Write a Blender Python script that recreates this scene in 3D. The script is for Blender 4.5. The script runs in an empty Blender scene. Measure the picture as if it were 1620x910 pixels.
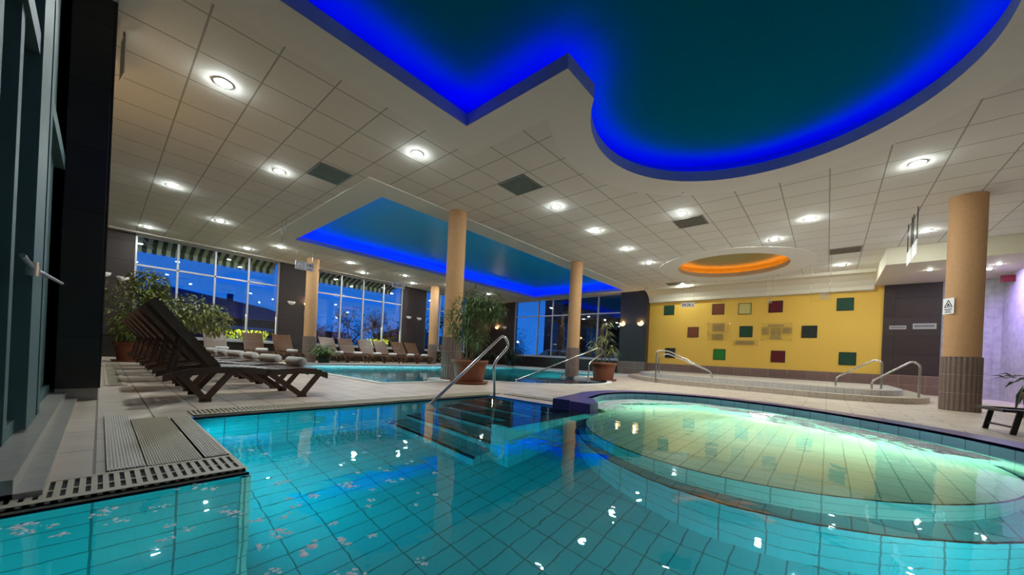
import bpy, bmesh, math, random
from mathutils import Vector, Matrix
from mathutils.geometry import tessellate_polygon
random.seed(7)
PI = math.pi
sc = bpy.context.scene
COL = sc.collection

# ------------------------------------------------------------------ camera
EYE = 0.645
AZ = math.atan(500 / 571)          # heading, counter-clockwise from +Y
ROLL = math.atan(0.047)
cam_d = bpy.data.cameras.new('camera')
cam = bpy.data.objects.new('camera', cam_d)
COL.objects.link(cam)
fwd = Vector((-math.sin(AZ), math.cos(AZ), 0))
rgt = Vector((math.cos(AZ), math.sin(AZ), 0))
up = Vector((0, 0, 1))
rr = rgt * math.cos(ROLL) + up * math.sin(ROLL)
uu = up * math.cos(ROLL) - rgt * math.sin(ROLL)
M4 = Matrix.Identity(4)
for i in range(3):
    M4[i][0] = rr[i]; M4[i][1] = uu[i]; M4[i][2] = -fwd[i]
M4[0][3] = 0; M4[1][3] = 0; M4[2][3] = EYE
cam.matrix_world = M4
cam_d.sensor_width = 36
cam_d.lens = 571 * 36 / 1620
cam_d.shift_y = (562 - 455) / 1620
cam_d.clip_start = 0.02
cam_d.clip_end = 300
sc.camera = cam

# ------------------------------------------------------------------ world, exposure
w = bpy.data.worlds.new('dusk_sky'); sc.world = w; w.use_nodes = True
nt = w.node_tree; nt.nodes.clear()
wo = nt.nodes.new('ShaderNodeOutputWorld'); bg = nt.nodes.new('ShaderNodeBackground')
tc = nt.nodes.new('ShaderNodeTexCoord'); sx = nt.nodes.new('ShaderNodeSeparateXYZ')
rp = nt.nodes.new('ShaderNodeValToRGB')
rp.color_ramp.elements[0].position = 0.0; rp.color_ramp.elements[0].color = (0.02, 0.19, 0.74, 1)
rp.color_ramp.elements[1].position = 0.45; rp.color_ramp.elements[1].color = (0.002, 0.085, 0.56, 1)
nt.links.new(tc.outputs['Generated'], sx.inputs[0]); nt.links.new(sx.outputs[2], rp.inputs[0])
nt.links.new(rp.outputs[0], bg.inputs[0]); bg.inputs[1].default_value = 1.0
nt.links.new(bg.outputs[0], wo.inputs[0])
sc.view_settings.view_transform = 'Standard'
sc.view_settings.look = 'None'
sc.view_settings.exposure = 0.0
sc.view_settings.gamma = 1.0
sc.view_settings.use_curve_mapping = False
sc.cycles.use_denoising = True
sc.cycles.caustics_reflective = False
sc.cycles.caustics_refractive = False
sc.cycles.max_bounces = 10
sc.cycles.sample_clamp_indirect = 6.0

# light levels of the place
L_DOWN = 730.0
L_COVE = 13.0
L_POOL_FILL = 1.05  # scales the added underwater fill lights

# ------------------------------------------------------------------ materials
def mat(name, color, rough=0.6, metal=0.0, spec=0.5, emit=None, estr=0.0, noise=0.0, nscale=8.0, bump=0.0, bscale=40.0):
    m = bpy.data.materials.new(name); m.use_nodes = True
    n = m.node_tree.nodes; l = m.node_tree.links; b = n['Principled BSDF']
    b.inputs['Base Color'].default_value = (*color, 1)
    b.inputs['Roughness'].default_value = rough
    b.inputs['Metallic'].default_value = metal
    b.inputs['Specular IOR Level'].default_value = spec
    if emit:
        b.inputs['Emission Color'].default_value = (*emit, 1); b.inputs['Emission Strength'].default_value = estr
    if noise or bump:
        t = n.new('ShaderNodeTexCoord')
    if noise:
        x = n.new('ShaderNodeTexNoise'); x.inputs['Scale'].default_value = nscale; x.inputs['Detail'].default_value = 6
        l.new(t.outputs['Object'], x.inputs['Vector'])
        mx = n.new('ShaderNodeMix'); mx.data_type = 'RGBA'
        mx.inputs[6].default_value = (*[c * (1 - noise) for c in color], 1)
        mx.inputs[7].default_value = (*[min(1, c * (1 + noise)) for c in color], 1)
        l.new(x.outputs['Fac'], mx.inputs[0]); l.new(mx.outputs[2], b.inputs['Base Color'])
    if bump:
        y = n.new('ShaderNodeTexNoise'); y.inputs['Scale'].default_value = bscale; y.inputs['Detail'].default_value = 4
        l.new(t.outputs['Object'], y.inputs['Vector'])
        bp = n.new('ShaderNodeBump'); bp.inputs['Strength'].default_value = bump; bp.inputs['Distance'].default_value = 0.01
        l.new(y.outputs['Fac'], bp.inputs['Height']); l.new(bp.outputs[0], b.inputs['Normal'])
    return m

def tile(name, c1, c2, grout, tw, th, mortar=0.006, rough=0.4, off=0.0, shift=(0, 0), noise=0.12, nscale=3.0, spec=0.5, rot=0.0, dist=0.0, smooth=0.1):
    m = bpy.data.materials.new(name); m.use_nodes = True
    n = m.node_tree.nodes; l = m.node_tree.links; b = n['Principled BSDF']
    uv = n.new('ShaderNodeUVMap'); mp = n.new('ShaderNodeMapping')
    mp.inputs['Location'].default_value = (shift[0], shift[1], 0); mp.inputs['Rotation'].default_value = (0, 0, rot)
    l.new(uv.outputs[0], mp.inputs[0])
    vec = mp.outputs[0]
    br = n.new('ShaderNodeTexBrick'); br.offset = off; br.squash = 1.0
    br.inputs['Color1'].default_value = (*c1, 1); br.inputs['Color2'].default_value = (*c2, 1); br.inputs['Mortar'].default_value = (*grout, 1)
    br.inputs['Scale'].default_value = 1; br.inputs['Mortar Size'].default_value = mortar; br.inputs['Mortar Smooth'].default_value = smooth
    br.inputs['Brick Width'].default_value = tw; br.inputs['Row Height'].default_value = th; br.inputs['Bias'].default_value = 0
    l.new(vec, br.inputs[0])
    nz = n.new('ShaderNodeTexNoise'); nz.inputs['Scale'].default_value = nscale; nz.inputs['Detail'].default_value = 8
    t = n.new('ShaderNodeTexCoord'); l.new(t.outputs['Object'], nz.inputs['Vector'])
    mr = n.new('ShaderNodeMapRange'); mr.inputs[3].default_value = 1 - noise; mr.inputs[4].default_value = 1 + noise
    mr.inputs[1].default_value = 0.3; mr.inputs[2].default_value = 0.7
    l.new(nz.outputs['Fac'], mr.inputs[0])
    mx = n.new('ShaderNodeMix'); mx.data_type = 'RGBA'; mx.blend_type = 'MULTIPLY'; mx.inputs[0].default_value = 1
    l.new(br.outputs['Color'], mx.inputs[6]); l.new(mr.outputs[0], mx.inputs[7]); l.new(mx.outputs[2], b.inputs['Base Color'])
    bp = n.new('ShaderNodeBump'); bp.invert = True; bp.inputs['Strength'].default_value = 0.5; bp.inputs['Distance'].default_value = 0.003
    l.new(br.outputs['Fac'], bp.inputs['Height']); l.new(bp.outputs[0], b.inputs['Normal'])
    b.inputs['Roughness'].default_value = rough; b.inputs['Specular IOR Level'].default_value = spec
    return m

def emis(name, color, strength):
    m = bpy.data.materials.new(name); m.use_nodes = True
    n = m.node_tree.nodes; n.clear(); o = n.new('ShaderNodeOutputMaterial'); e = n.new('ShaderNodeEmission')
    e.inputs[0].default_value = (*color, 1); e.inputs[1].default_value = strength
    m.node_tree.links.new(e.outputs[0], o.inputs[0]); return m

def glass(name, tint=(1, 1, 1), base=0.06, rough=0.0):
    m = bpy.data.materials.new(name); m.use_nodes = True
    n = m.node_tree.nodes; l = m.node_tree.links; n.clear(); o = n.new('ShaderNodeOutputMaterial')
    t = n.new('ShaderNodeBsdfTransparent'); t.inputs[0].default_value = (*tint, 1)
    g = n.new('ShaderNodeBsdfGlossy'); g.inputs['Roughness'].default_value = rough
    f0 = n.new('ShaderNodeLayerWeight'); f0.inputs[0].default_value = .5; f = n.new('ShaderNodeMath'); f.operation = 'POWER'; f.inputs[1].default_value = 5; l.new(f0.outputs['Facing'], f.inputs[0])
    a = n.new('ShaderNodeMath'); a.operation = 'ADD'; a.inputs[1].default_value = base; a.use_clamp = True
    l.new(f.outputs[0], a.inputs[0])
    mx = n.new('ShaderNodeMixShader'); l.new(a.outputs[0], mx.inputs[0]); l.new(t.outputs[0], mx.inputs[1]); l.new(g.outputs[0], mx.inputs[2])
    l.new(mx.outputs[0], o.inputs[0]); return m

def water(name, scale=2.0, strength=0.1, scale2=9.0, tint=(0.93, 1.0, 1.0)):
    m = bpy.data.materials.new(name); m.use_nodes = True
    n = m.node_tree.nodes; l = m.node_tree.links; b = n['Principled BSDF']
    b.inputs['Base Color'].default_value = (*tint, 1); b.inputs['Roughness'].default_value = 0.015
    b.inputs['Transmission Weight'].default_value = 1; b.inputs['IOR'].default_value = 1.33
    t = n.new('ShaderNodeTexCoord')
    a = n.new('ShaderNodeTexNoise'); a.inputs['Scale'].default_value = scale; a.inputs['Detail'].default_value = 2; a.inputs['Distortion'].default_value = 0.5
    c = n.new('ShaderNodeTexNoise'); c.inputs['Scale'].default_value = scale2; c.inputs['Detail'].default_value = 2
    l.new(t.outputs['Object'], a.inputs['Vector']); l.new(t.outputs['Object'], c.inputs['Vector'])
    s = n.new('ShaderNodeMath'); s.operation = 'MULTIPLY_ADD'; s.inputs[1].default_value = 0.25
    l.new(c.outputs['Fac'], s.inputs[0]); l.new(a.outputs['Fac'], s.inputs[2])
    bp = n.new('ShaderNodeBump'); bp.inputs['Strength'].default_value = strength; bp.inputs['Distance'].default_value = 0.05
    l.new(s.outputs[0], bp.inputs['Height']); l.new(bp.outputs[0], b.inputs['Normal'])
    return m

M = {}
M['deck'] = tile('deck_tile', (0.66, 0.54, 0.43), (0.60, 0.49, 0.39), (0.20, 0.15, 0.11), 0.62, 0.31, 0.006, rough=0.42, off=0.5, noise=0.14, nscale=2.2)
M['deck2'] = mat('deck_edge_stone', (0.52, 0.45, 0.36), 0.5, noise=0.12, nscale=5)
M['grate'] = mat('grate_plastic', (0.55, 0.48, 0.34), 0.5)
M['ribtile'] = mat('ribbed_tile', (0.62, 0.56, 0.46), 0.5, noise=0.08, nscale=14)
M['dark'] = mat('dark_void', (0.015, 0.015, 0.015), 0.8)
M['ceil'] = tile('ceiling_tile', (0.82, 0.82, 0.76), (0.79, 0.79, 0.73), (0.42, 0.42, 0.38), 0.69, 0.63, 0.010, rough=0.8, shift=(0.09, -0.01), noise=0.05, nscale=60, spec=0.15, smooth=0.0)
M['plaster'] = mat('white_plaster', (0.84, 0.84, 0.78), 0.7, noise=0.03, nscale=30)
M['cream'] = mat('cream_plaster', (0.66, 0.60, 0.45), 0.6, noise=0.04, nscale=20)
M['coffer'] = mat('teal_ceiling_paint', (0.0, 0.20, 0.32), 0.8, spec=0.0, noise=0.06, nscale=6)
M['coffer2'] = mat('turquoise_stretch_ceiling', (0.0, 0.60, 1.0), 0.35, spec=0.5)
M['lip'] = mat('slate_blue_lip', (0.36, 0.52, 0.78), 0.6)
M['sage'] = mat('sage_ceiling_paint', (0.36, 0.32, 0.14), 0.6)
M['darktile'] = tile('dark_granite', (0.020, 0.017, 0.014), (0.028, 0.022, 0.018), (0.006, 0.005, 0.005), 2.4, 0.62, 0.006, rough=0.3, noise=0.4, nscale=120)
M['browntile'] = tile('brown_granite', (0.045, 0.030, 0.026), (0.038, 0.025, 0.022), (0.015, 0.012, 0.01), 1.6, 0.62, 0.006, rough=0.5, spec=0.3, noise=0.35, nscale=90)
M['redtile'] = tile('maroon_wall_tile', (0.19, 0.115, 0.09), (0.16, 0.09, 0.07), (0.30, 0.22, 0.17), 0.58, 0.29, 0.006, rough=0.4, noise=0.3, nscale=40)
M['yellow'] = mat('yellow_render', (0.72, 0.44, 0.065), 0.75, noise=0.12, nscale=40, bump=0.5, bscale=120)
M['orange'] = mat('peach_render', (0.57, 0.32, 0.145), 0.75, noise=0.12, nscale=18, bump=0.5, bscale=90)
M['ribcol'] = mat('taupe_ribbed_tile', (0.21, 0.145, 0.115), 0.45, noise=0.25, nscale=30)
M['joint'] = mat('pale_joint', (0.38, 0.32, 0.26), 0.6)
M['stone'] = tile('grey_stone', (0.40, 0.38, 0.38), (0.36, 0.345, 0.35), (0.28, 0.27, 0.28), 1.2, 0.45, 0.004, rough=0.5, noise=0.18, nscale=6)
M['frame'] = mat('white_aluminium', (0.48, 0.48, 0.50), 0.35, metal=0.2)
M['teal'] = mat('teal_aluminium', (0.085, 0.16, 0.165), 0.6)
M['sill'] = mat('grey_stone_sill', (0.42, 0.40, 0.35), 0.35, noise=0.25, nscale=20)
M['glass'] = glass('window_glass', (0.93, 0.96, 0.97), 0.07)
M['glass2'] = mat('dark_teal_glass', (0.03, 0.075, 0.08), 0.15)
M['plate'] = glass('acrylic_plate', (0.985, 0.985, 0.97), 0.01)
M['wood'] = mat('dark_wood', (0.085, 0.042, 0.025), 0.4, noise=0.4, nscale=12)
M['wood2'] = mat('brown_wood', (0.12, 0.052, 0.024), 0.38, noise=0.35, nscale=12)
M['towel'] = mat('white_towel', (0.80, 0.78, 0.74), 0.95, bump=0.8, bscale=200)
M['steel'] = mat('brushed_steel', (0.62, 0.60, 0.56), 0.22, metal=1.0)
M['terra'] = mat('terracotta', (0.21, 0.064, 0.026), 0.6, noise=0.18, nscale=9)
M['soil'] = mat('soil', (0.05, 0.035, 0.025), 0.9)
M['stem'] = mat('plant_stem', (0.16, 0.14, 0.06), 0.7)
M['leaf'] = mat('green_leaf', (0.11, 0.18, 0.045), 0.45, noise=0.5, nscale=7)
M['leaf2'] = mat('olive_leaf', (0.20, 0.22, 0.05), 0.45, noise=0.5, nscale=7)
M['leaf3'] = mat('dark_leaf', (0.025, 0.045, 0.016), 0.45, noise=0.4, nscale=7)
M['leafy'] = mat('yellow_green_leaf', (0.55, 0.62, 0.03), 0.6, noise=0.4, nscale=9)
M['purple'] = tile('purple_mosaic', (0.085, 0.05, 0.30), (0.065, 0.04, 0.25), (0.05, 0.045, 0.14), 0.10, 0.10, 0.003, rough=0.3, noise=0.2, nscale=60)
M['poolblue'] = tile('pale_blue_tile', (0.30, 0.66, 0.76), (0.27, 0.62, 0.72), (0.10, 0.27, 0.33), 0.20, 0.34, 0.004, rough=0.2, noise=0.06, shift=(0, 0.1))
M['basin'] = tile('turquoise_basin_tile', (0.03, 0.56, 0.62), (0.025, 0.53, 0.60), (0.02, 0.20, 0.23), 0.25, 0.135, 0.0045, rough=0.3, noise=0.1, nscale=1.5)
M['basinpale'] = tile('pale_turquoise_tile', (0.30, 0.66, 0.60), (0.27, 0.63, 0.58), (0.06, 0.30, 0.31), 0.25, 0.135, 0.0045, rough=0.3, noise=0.1, nscale=1.5)
M['stairs'] = tile('stair_tile', (0.06, 0.42, 0.48), (0.05, 0.39, 0.45), (0.01, 0.05, 0.06), 0.30, 0.30, 0.005, rough=0.3, noise=0.1)
M['nosing'] = mat('dark_nosing', (0.004, 0.012, 0.02), 1.0, spec=0.0)
M['whitetile'] = tile('white_mosaic_tile', (0.62, 0.58, 0.54), (0.58, 0.55, 0.52), (0.38, 0.34, 0.3), 0.15, 0.12, 0.005, rough=0.35, noise=0.08)
M['beigetile'] = tile('beige_mosaic_tile', (0.50, 0.42, 0.33), (0.46, 0.39, 0.31), (0.3, 0.25, 0.2), 0.30, 0.30, 0.004, rough=0.45, noise=0.15, nscale=20)
M['water'] = water('pool_water', 1.1, 0.10, 7.0)
M['waterspa'] = water('bubbling_water', 3.0, 0.55, 14.0)
M['waterfar'] = water('far_pool_water', 1.5, 0.12, 7.0)
M['foam'] = mat('foam', (0.97, 0.99, 0.97), 0.6)
_n = M['foam'].node_tree; _b = _n.nodes['Principled BSDF']; _o = [q for q in _n.nodes if q.type == 'OUTPUT_MATERIAL'][0]
_t = _n.nodes.new('ShaderNodeBsdfTranslucent'); _t.inputs[0].default_value = (.9, .95, .9, 1); _m = _n.nodes.new('ShaderNodeMixShader'); _m.inputs[0].default_value = .22
_n.links.new(_b.outputs[0], _m.inputs[1]); _n.links.new(_t.outputs[0], _m.inputs[2])
_p = _n.nodes.new('ShaderNodeBsdfTransparent'); _m2 = _n.nodes.new('ShaderNodeMixShader'); _x = _n.nodes.new('ShaderNodeTexNoise'); _x.inputs['Scale'].default_value = 90
_c = _n.nodes.new('ShaderNodeTexCoord'); _n.links.new(_c.outputs['Object'], _x.inputs['Vector']); _r = _n.nodes.new('ShaderNodeMapRange'); _r.inputs[1].default_value = .25; _r.inputs[2].default_value = .5
_n.links.new(_x.outputs['Fac'], _r.inputs[0]); _n.links.new(_r.outputs[0], _m2.inputs[0]); _n.links.new(_p.outputs[0], _m2.inputs[1]); _n.links.new(_m.outputs[0], _m2.inputs[2]); _n.links.new(_m2.outputs[0], _o.inputs[0])
M['lamp'] = emis('downlight_glow', (0.91, 1.0, 0.98), L_DOWN)
M['lampring'] = mat('lamp_ring', (0.75, 0.75, 0.75), 0.4)
M['led'] = emis('blue_led', (0.0, 0.0, 1.0), L_COVE)
M['led_b'] = emis('blue_led_thin', (0.0, 0.0, 1.0), L_COVE*.5)
M['led2'] = emis('amber_led', (1.0, 0.30, 0.015), 14.0)
M['shade'] = mat('lit_glass_shade', (0.9, 0.8, 0.6), 0.4, emit=(1.0, 0.66, 0.28), estr=2.2)
M['shadeoff'] = mat('unlit_shade_faint_glow', (0.72, 0.70, 0.66), 0.4, emit=(1.0, 0.9, 0.75), estr=0.05)  # faint glow put into the colour, though the lamp is off
M['vent'] = tile('vent_mesh', (0.20, 0.19, 0.15), (0.18, 0.17, 0.135), (0.10, 0.09, 0.07), 0.02, 0.02, 0.004, rough=0.7, noise=0.25, nscale=6)
M['black'] = mat('black_paint', (0.012, 0.014, 0.013), 0.35)
M['sign'] = mat('white_sign', (0.92, 0.92, 0.90), 0.5)
M['ink'] = mat('dark_ink', (0.03, 0.03, 0.035), 0.6)
M['metalsign'] = mat('grey_sign', (0.34, 0.33, 0.31), 0.4)
M['glassgreen'] = mat('dark_green_glass', (0.015, 0.055, 0.03), 0.55, spec=0.2)
M['glassbright'] = mat('bright_green_glass', (0.02, 0.16, 0.02), 0.55, spec=0.2, noise=0.6, nscale=30)
M['glassred'] = mat('dark_red_glass', (0.10, 0.008, 0.010), 0.55, spec=0.2)
M['glassbrown'] = mat('brown_red_glass', (0.17, 0.045, 0.02), 0.55, spec=0.2)
M['glassolive'] = mat('olive_glass', (0.42, 0.36, 0.05), 0.25)
M['glassblack'] = mat('blackish_green_glass', (0.02, 0.025, 0.018), 0.55, spec=0.2)
M['awn_a'] = mat('awning_cream', (0.75, 0.80, 0.52), 0.8)
M['awn_b'] = mat('awning_green', (0.05, 0.07, 0.045), 0.8)
M['roof'] = mat('plum_roof', (0.10, 0.035, 0.075), 0.8, noise=0.2, nscale=2)
M['housewall'] = mat('mauve_wall', (0.045, 0.032, 0.055), 0.8)
M['ground'] = mat('dark_ground', (0.012, 0.02, 0.03), 0.9)
M['fence'] = tile('fence_boards', (0.06, 0.045, 0.05), (0.045, 0.035, 0.04), (0.01, 0.01, 0.012), 0.35, 3.0, 0.03, rough=0.8)
M['bark'] = mat('bark', (0.02, 0.018, 0.03), 0.9)
M['bus'] = mat('pale_van', (0.10, 0.22, 0.40), 0.4)
M['street'] = emis('street_lamp_glow', (0.85, 0.95, 1.0), 25.0)
M['warmwin'] = emis('lit_window', (1.0, 0.75, 0.3), 2.5)
M['spalamp'] = emis('spa_lamp_glow', (1.0, 0.97, 0.72), 60.0)
M['terrace'] = mat('terrace_dark', (0.03, 0.03, 0.04), 0.7)

# ------------------------------------------------------------------ mesh helpers
class MB:
    def __init__(s): s.v = []; s.f = []; s.m = []; s.sm = []
    def add(s, verts, faces, mi=0, smooth=False):
        o = len(s.v); s.v += [tuple(v) for v in verts]
        for f in faces: s.f.append(tuple(i + o for i in f)); s.m.append(mi); s.sm.append(smooth)
        return s
    def box(s, x0, y0, z0, x1, y1, z1, mi=0):
        v = [(x0,y0,z0),(x1,y0,z0),(x1,y1,z0),(x0,y1,z0),(x0,y0,z1),(x1,y0,z1),(x1,y1,z1),(x0,y1,z1)]
        return s.add(v, [(0,3,2,1),(4,5,6,7),(0,1,5,4),(1,2,6,5),(2,3,7,6),(3,0,4,7)], mi)
    def obox(s, c, a, b, d, mi=0):      # centre, three half-axis vectors
        c = Vector(c); a = Vector(a); b = Vector(b); d = Vector(d)
        v = [c + a*i + b*j + d*k for k in (-1,1) for i, j in ((-1,-1),(1,-1),(1,1),(-1,1))]
        return s.add(v, [(0,3,2,1),(4,5,6,7),(0,1,5,4),(1,2,6,5),(2,3,7,6),(3,0,4,7)], mi)
    def bar(s, p, q, w, h, side=(1,0,0), mi=0):   # rectangular bar from p to q
        p = Vector(p); q = Vector(q); d = (q - p); L = d.length; d.normalize()
        sd = Vector(side); sd = (sd - d * sd.dot(d)).normalized(); n = d.cross(sd)
        return s.obox((p + q) / 2, sd * w / 2, n * h / 2, d * L / 2, mi)
    def tube(s, pts, r, n=10, mi=0, caps=True, smooth=True):
        pts = [Vector(p) for p in pts]; rings = []; prev = None
        for i, p in enumerate(pts):
            d = (pts[min(i+1, len(pts)-1)] - pts[max(i-1, 0)]).normalized()
            if prev is None:
                a = Vector((0,0,1)) if abs(d.z) < 0.9 else Vector((1,0,0)); u = (a - d * a.dot(d)).normalized()
            else: u = (prev - d * prev.dot(d)).normalized()
            prev = u; vv = d.cross(u); R = r[i] if isinstance(r, (list, tuple)) else r
            rings.append([p + (u * math.cos(2*PI*k/n) + vv * math.sin(2*PI*k/n)) * R for k in range(n)])
        vs = [x for ring in rings for x in ring]; fs = []
        for i in range(len(pts)-1):
            for k in range(n): fs.append((i*n+k, i*n+(k+1)%n, (i+1)*n+(k+1)%n, (i+1)*n+k))
        s.add(vs, fs, mi, smooth)
        if caps: s.add(rings[0], [tuple(range(n))[::-1]], mi); s.add(rings[-1], [tuple(range(n))], mi)
        return s
    def lathe(s, prof, c=(0,0,0), n=24, mi=0, smooth=True, cap=True):
        vs = []; fs = []
        for r, z in prof:
            for k in range(n): vs.append((c[0]+r*math.cos(2*PI*k/n), c[1]+r*math.sin(2*PI*k/n), c[2]+z))
        for i in range(len(prof)-1):
            for k in range(n): fs.append((i*n+k, i*n+(k+1)%n, (i+1)*n+(k+1)%n, (i+1)*n+k))
        s.add(vs, fs, mi, smooth)
        if cap:
            s.add(vs[:n], [tuple(range(n))[::-1]], mi); s.add(vs[-n:], [tuple(range(n))], mi)
        return s
    def poly(s, outer, holes=(), z=0.0, mi=0, flip=False):
        loops = [[Vector((x, y, 0)) for x, y in lp] for lp in [outer, *holes]]
        tris = tessellate_polygon(loops); vs = [(p.x, p.y, z) for lp in loops for p in lp]; fs = []
        for t in tris:
            a, b, c = [Vector(vs[i]) for i in t]
            upw = (b - a).cross(c - a).z > 0
            if upw == flip: t = (t[0], t[2], t[1])
            fs.append(tuple(t))
        return s.add(vs, fs, mi)
    def skirt(s, pts, z0, z1, mi=0, closed=False, flip=False, smooth=False):
        n = len(pts); vs = [(x, y, z0) for x, y in pts] + [(x, y, z1) for x, y in pts]; fs = []
        for i in range(n if closed else n-1):
            j = (i+1) % n; f = (i, j, n+j, n+i); fs.append(f[::-1] if flip else f)
        return s.add(vs, fs, mi, smooth)
    def prism(s, pts, z0, z1, mi=0):
        s.poly(pts, z=z1, mi=mi); s.poly(pts, z=z0, mi=mi, flip=True); return s.skirt(pts, z0, z1, mi, True)
    def build(s, name, mats, parent=None, uv=True, swap=False):
        me = bpy.data.meshes.new(name); me.from_pydata(s.v, [], s.f)
        if not isinstance(mats, (list, tuple)): mats = [mats]
        for mm in mats: me.materials.append(M[mm] if isinstance(mm, str) else mm)
        me.polygons.foreach_set('material_index', s.m); me.polygons.foreach_set('use_smooth', s.sm)
        if uv:
            lay = me.uv_layers.new(name='UVMap')
            for p in me.polygons:
                nn = p.normal; a = (abs(nn.x), abs(nn.y), abs(nn.z))
                for li in p.loop_indices:
                    c = me.vertices[me.loops[li].vertex_index].co
                    if a[2] >= max(a[0], a[1]): lay.data[li].uv = (c.y, c.x) if swap else (c.x, c.y)
                    elif a[0] >= a[1]: lay.data[li].uv = (c.y, c.z)
                    else: lay.data[li].uv = (c.x, c.z)
        me.update()
        o = bpy.data.objects.new(name, me); COL.objects.link(o)
        if parent is not None: o.parent = parent
        return o

def tag(o, label=None, cat=None, group=None, kind=None):
    if label: o['label'] = label
    if cat: o['category'] = cat
    if group: o['group'] = group
    if kind: o['kind'] = kind
    return o
def thing(name, label, cat, loc=(0,0,0), rz=0, group=None):
    o = bpy.data.objects.new(name, None); COL.objects.link(o); o.empty_display_size = 0.2
    o.location = loc; o.rotation_euler = (0, 0, rz)
    return tag(o, label, cat, group)
def structure(name, mb, mats, parent=None):
    o = mb.build(name, mats, parent)
    if parent is None: o['kind'] = 'structure'
    return o
def sgroup(name):
    o = bpy.data.objects.new(name, None); COL.objects.link(o); o['kind'] = 'structure'; o.empty_display_size = 0.2; return o
def dup(root, loc, rz, label, group=None):
    r = root.copy(); COL.objects.link(r); r.location = loc; r.rotation_euler = (0, 0, rz); r['label'] = label
    if group: r['group'] = group
    for ch in [c for c in ALLOBJ() if c.parent == root]:
        c = ch.copy(); COL.objects.link(c); c.parent = r
        for g in [x for x in ALLOBJ() if x.parent == ch]:
            d = g.copy(); COL.objects.link(d); d.parent = c
    return r
def ALLOBJ(): return list(COL.objects)
def arc(cx, cy, r, a0, a1, n): return [(cx + r*math.cos(math.radians(a0+(a1-a0)*i/n)), cy + r*math.sin(math.radians(a0+(a1-a0)*i/n))) for i in range(n+1)]
def spline(P, n=8):
    out = []
    for i in range(len(P)-1):
        p0 = Vector(P[max(i-1,0)]); p1 = Vector(P[i]); p2 = Vector(P[i+1]); p3 = Vector(P[min(i+2,len(P)-1)])
        for k in range(n):
            t = k / n
            out.append(tuple(0.5*((2*p1)+(-p0+p2)*t+(2*p0-5*p1+4*p2-p3)*t*t+(-p0+3*p1-3*p2+p3)*t**3)))
    out.append(tuple(P[-1])); return out
def offset(P, d):
    out = []
    for i in range(len(P)):
        a = Vector(P[max(i-1,0)]); b = Vector(P[min(i+1,len(P)-1)]); t = (b-a).normalized(); out.append((P[i][0]-t.y*d, P[i][1]+t.x*d))
    return out
def text_mesh(body, size, name, material, parent, loc, rot, cx='CENTER', bold=0.0):
    cu = bpy.data.curves.new(name, 'FONT'); cu.body = body; cu.size = size; cu.align_x = cx; cu.align_y = 'CENTER'; cu.extrude = 0.001; cu.offset = bold
    t = bpy.data.objects.new(name, cu); COL.objects.link(t)
    dg = bpy.context.evaluated_depsgraph_get(); me = bpy.data.meshes.new_from_object(t.evaluated_get(dg))
    COL.objects.unlink(t); bpy.data.objects.remove(t)
    me.materials.clear(); me.materials.append(M[material])
    o = bpy.data.objects.new(name, me); COL.objects.link(o); o.parent = parent; o.location = loc; o.rotation_euler = rot
    return o

# ------------------------------------------------------------------ outlines of the pools
CEIL = 4.0
WX, EX, SY, NY = -17.0, 3.75, -0.27, 17.2      # window wall, right wall, near wall, far wall
rim_in = spline([(-2.42, 4.02), (-2.56, 4.70), (-2.70, 5.44), (-2.48, 6.20), (-1.69, 6.68), (-0.76, 6.56), (-0.04, 6.22), (0.50, 5.74), (0.89, 5.28), (1.20, 4.70), (1.38, 4.0), (1.42, 3.2)], 6)
rim_out = offset(rim_in, 0.30)
pool_main = [(-2.2, -3.0), (-2.2, 0.52), (-4.0, 0.52), (-4.0, 4.05)] + rim_in + [(1.42, -3.0)]
far_arc = arc(-6.95, 8.45, 2.5, -72, 72, 24)
pool_far = [(-13.9, 4.3), (-12.2, 3.62), (-6.28, 3.55), (-6.28, 5.05), (-7.15, 5.05), (-7.15, 6.07)] + [far_arc[0]] + far_arc[1:-1] + [far_arc[-1]] + [(-7.15, 10.83), (-7.15, 11.5), (-6.6, 11.5), (-6.6, 16.0), (-13.9, 16.0)]
spa_c = (-0.72, 4.62)

# ------------------------------------------------------------------ room shell
deck_outer = [(WX, SY), (-2.2, SY), (-2.2, -3.2), (EX, -3.2), (EX, NY), (WX, NY)]
main_hole = [(-2.2, -3.0), (-2.2, 0.52), (-4.0, 0.52), (-4.0, 4.05)] + rim_in + [(1.42, -3.0)]
fl = MB().poly([(WX-.2, SY-.2), (-2.25, SY-.2), (-2.25, -3.3), (EX+.2, -3.3), (EX+.2, NY+.2), (WX-.2, NY+.2)], [[(x, y) for x, y in main_hole], pool_far], 0.0)
fl_o = structure('floor', fl, 'deck')

# big recessed cove outlines
def cove_main(o):
    R = 2.02 + o; cx, cy = -0.85, 5.40; ex = -2.38 - o
    dy = math.sqrt(R*R - (ex-cx)**2); yl = 3.46 + o
    if cy - dy > yl: a0 = 180 + math.degrees(math.atan2(dy, cx-ex)); corner = [(ex, yl)]
    else: a0 = 180 + math.degrees(math.asin((cy-yl)/R)); corner = []
    return [(-4.13-o, -2.6-o), (-4.13-o, yl)] + corner + arc(cx, cy, R, a0, 0, 48) + [(cx+R, -2.6-o)]
def cove_rect(o): return [(-12.85-o, 3.98-o), (-7.50+o, 3.98-o), (-7.50+o, 16.4+o), (-12.85-o, 16.4+o)]
def cove_round(o): return arc(-2.6, 14.0, 1.62+o, 0, 360, 48)[:-1]
SOF = (1.08, 13.9, 3.55)
ce = MB().poly([(WX-.1, SY-.1), (-2.25, SY-.1), (-2.25, -3.3), (EX+.1, -3.3), (EX+.1, NY+.1), (WX-.1, NY+.1)],
               [cove_main(0.58), cove_rect(0.62), cove_round(0.62)], CEIL, flip=True)
structure('ceiling', ce, 'ceil')
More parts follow.
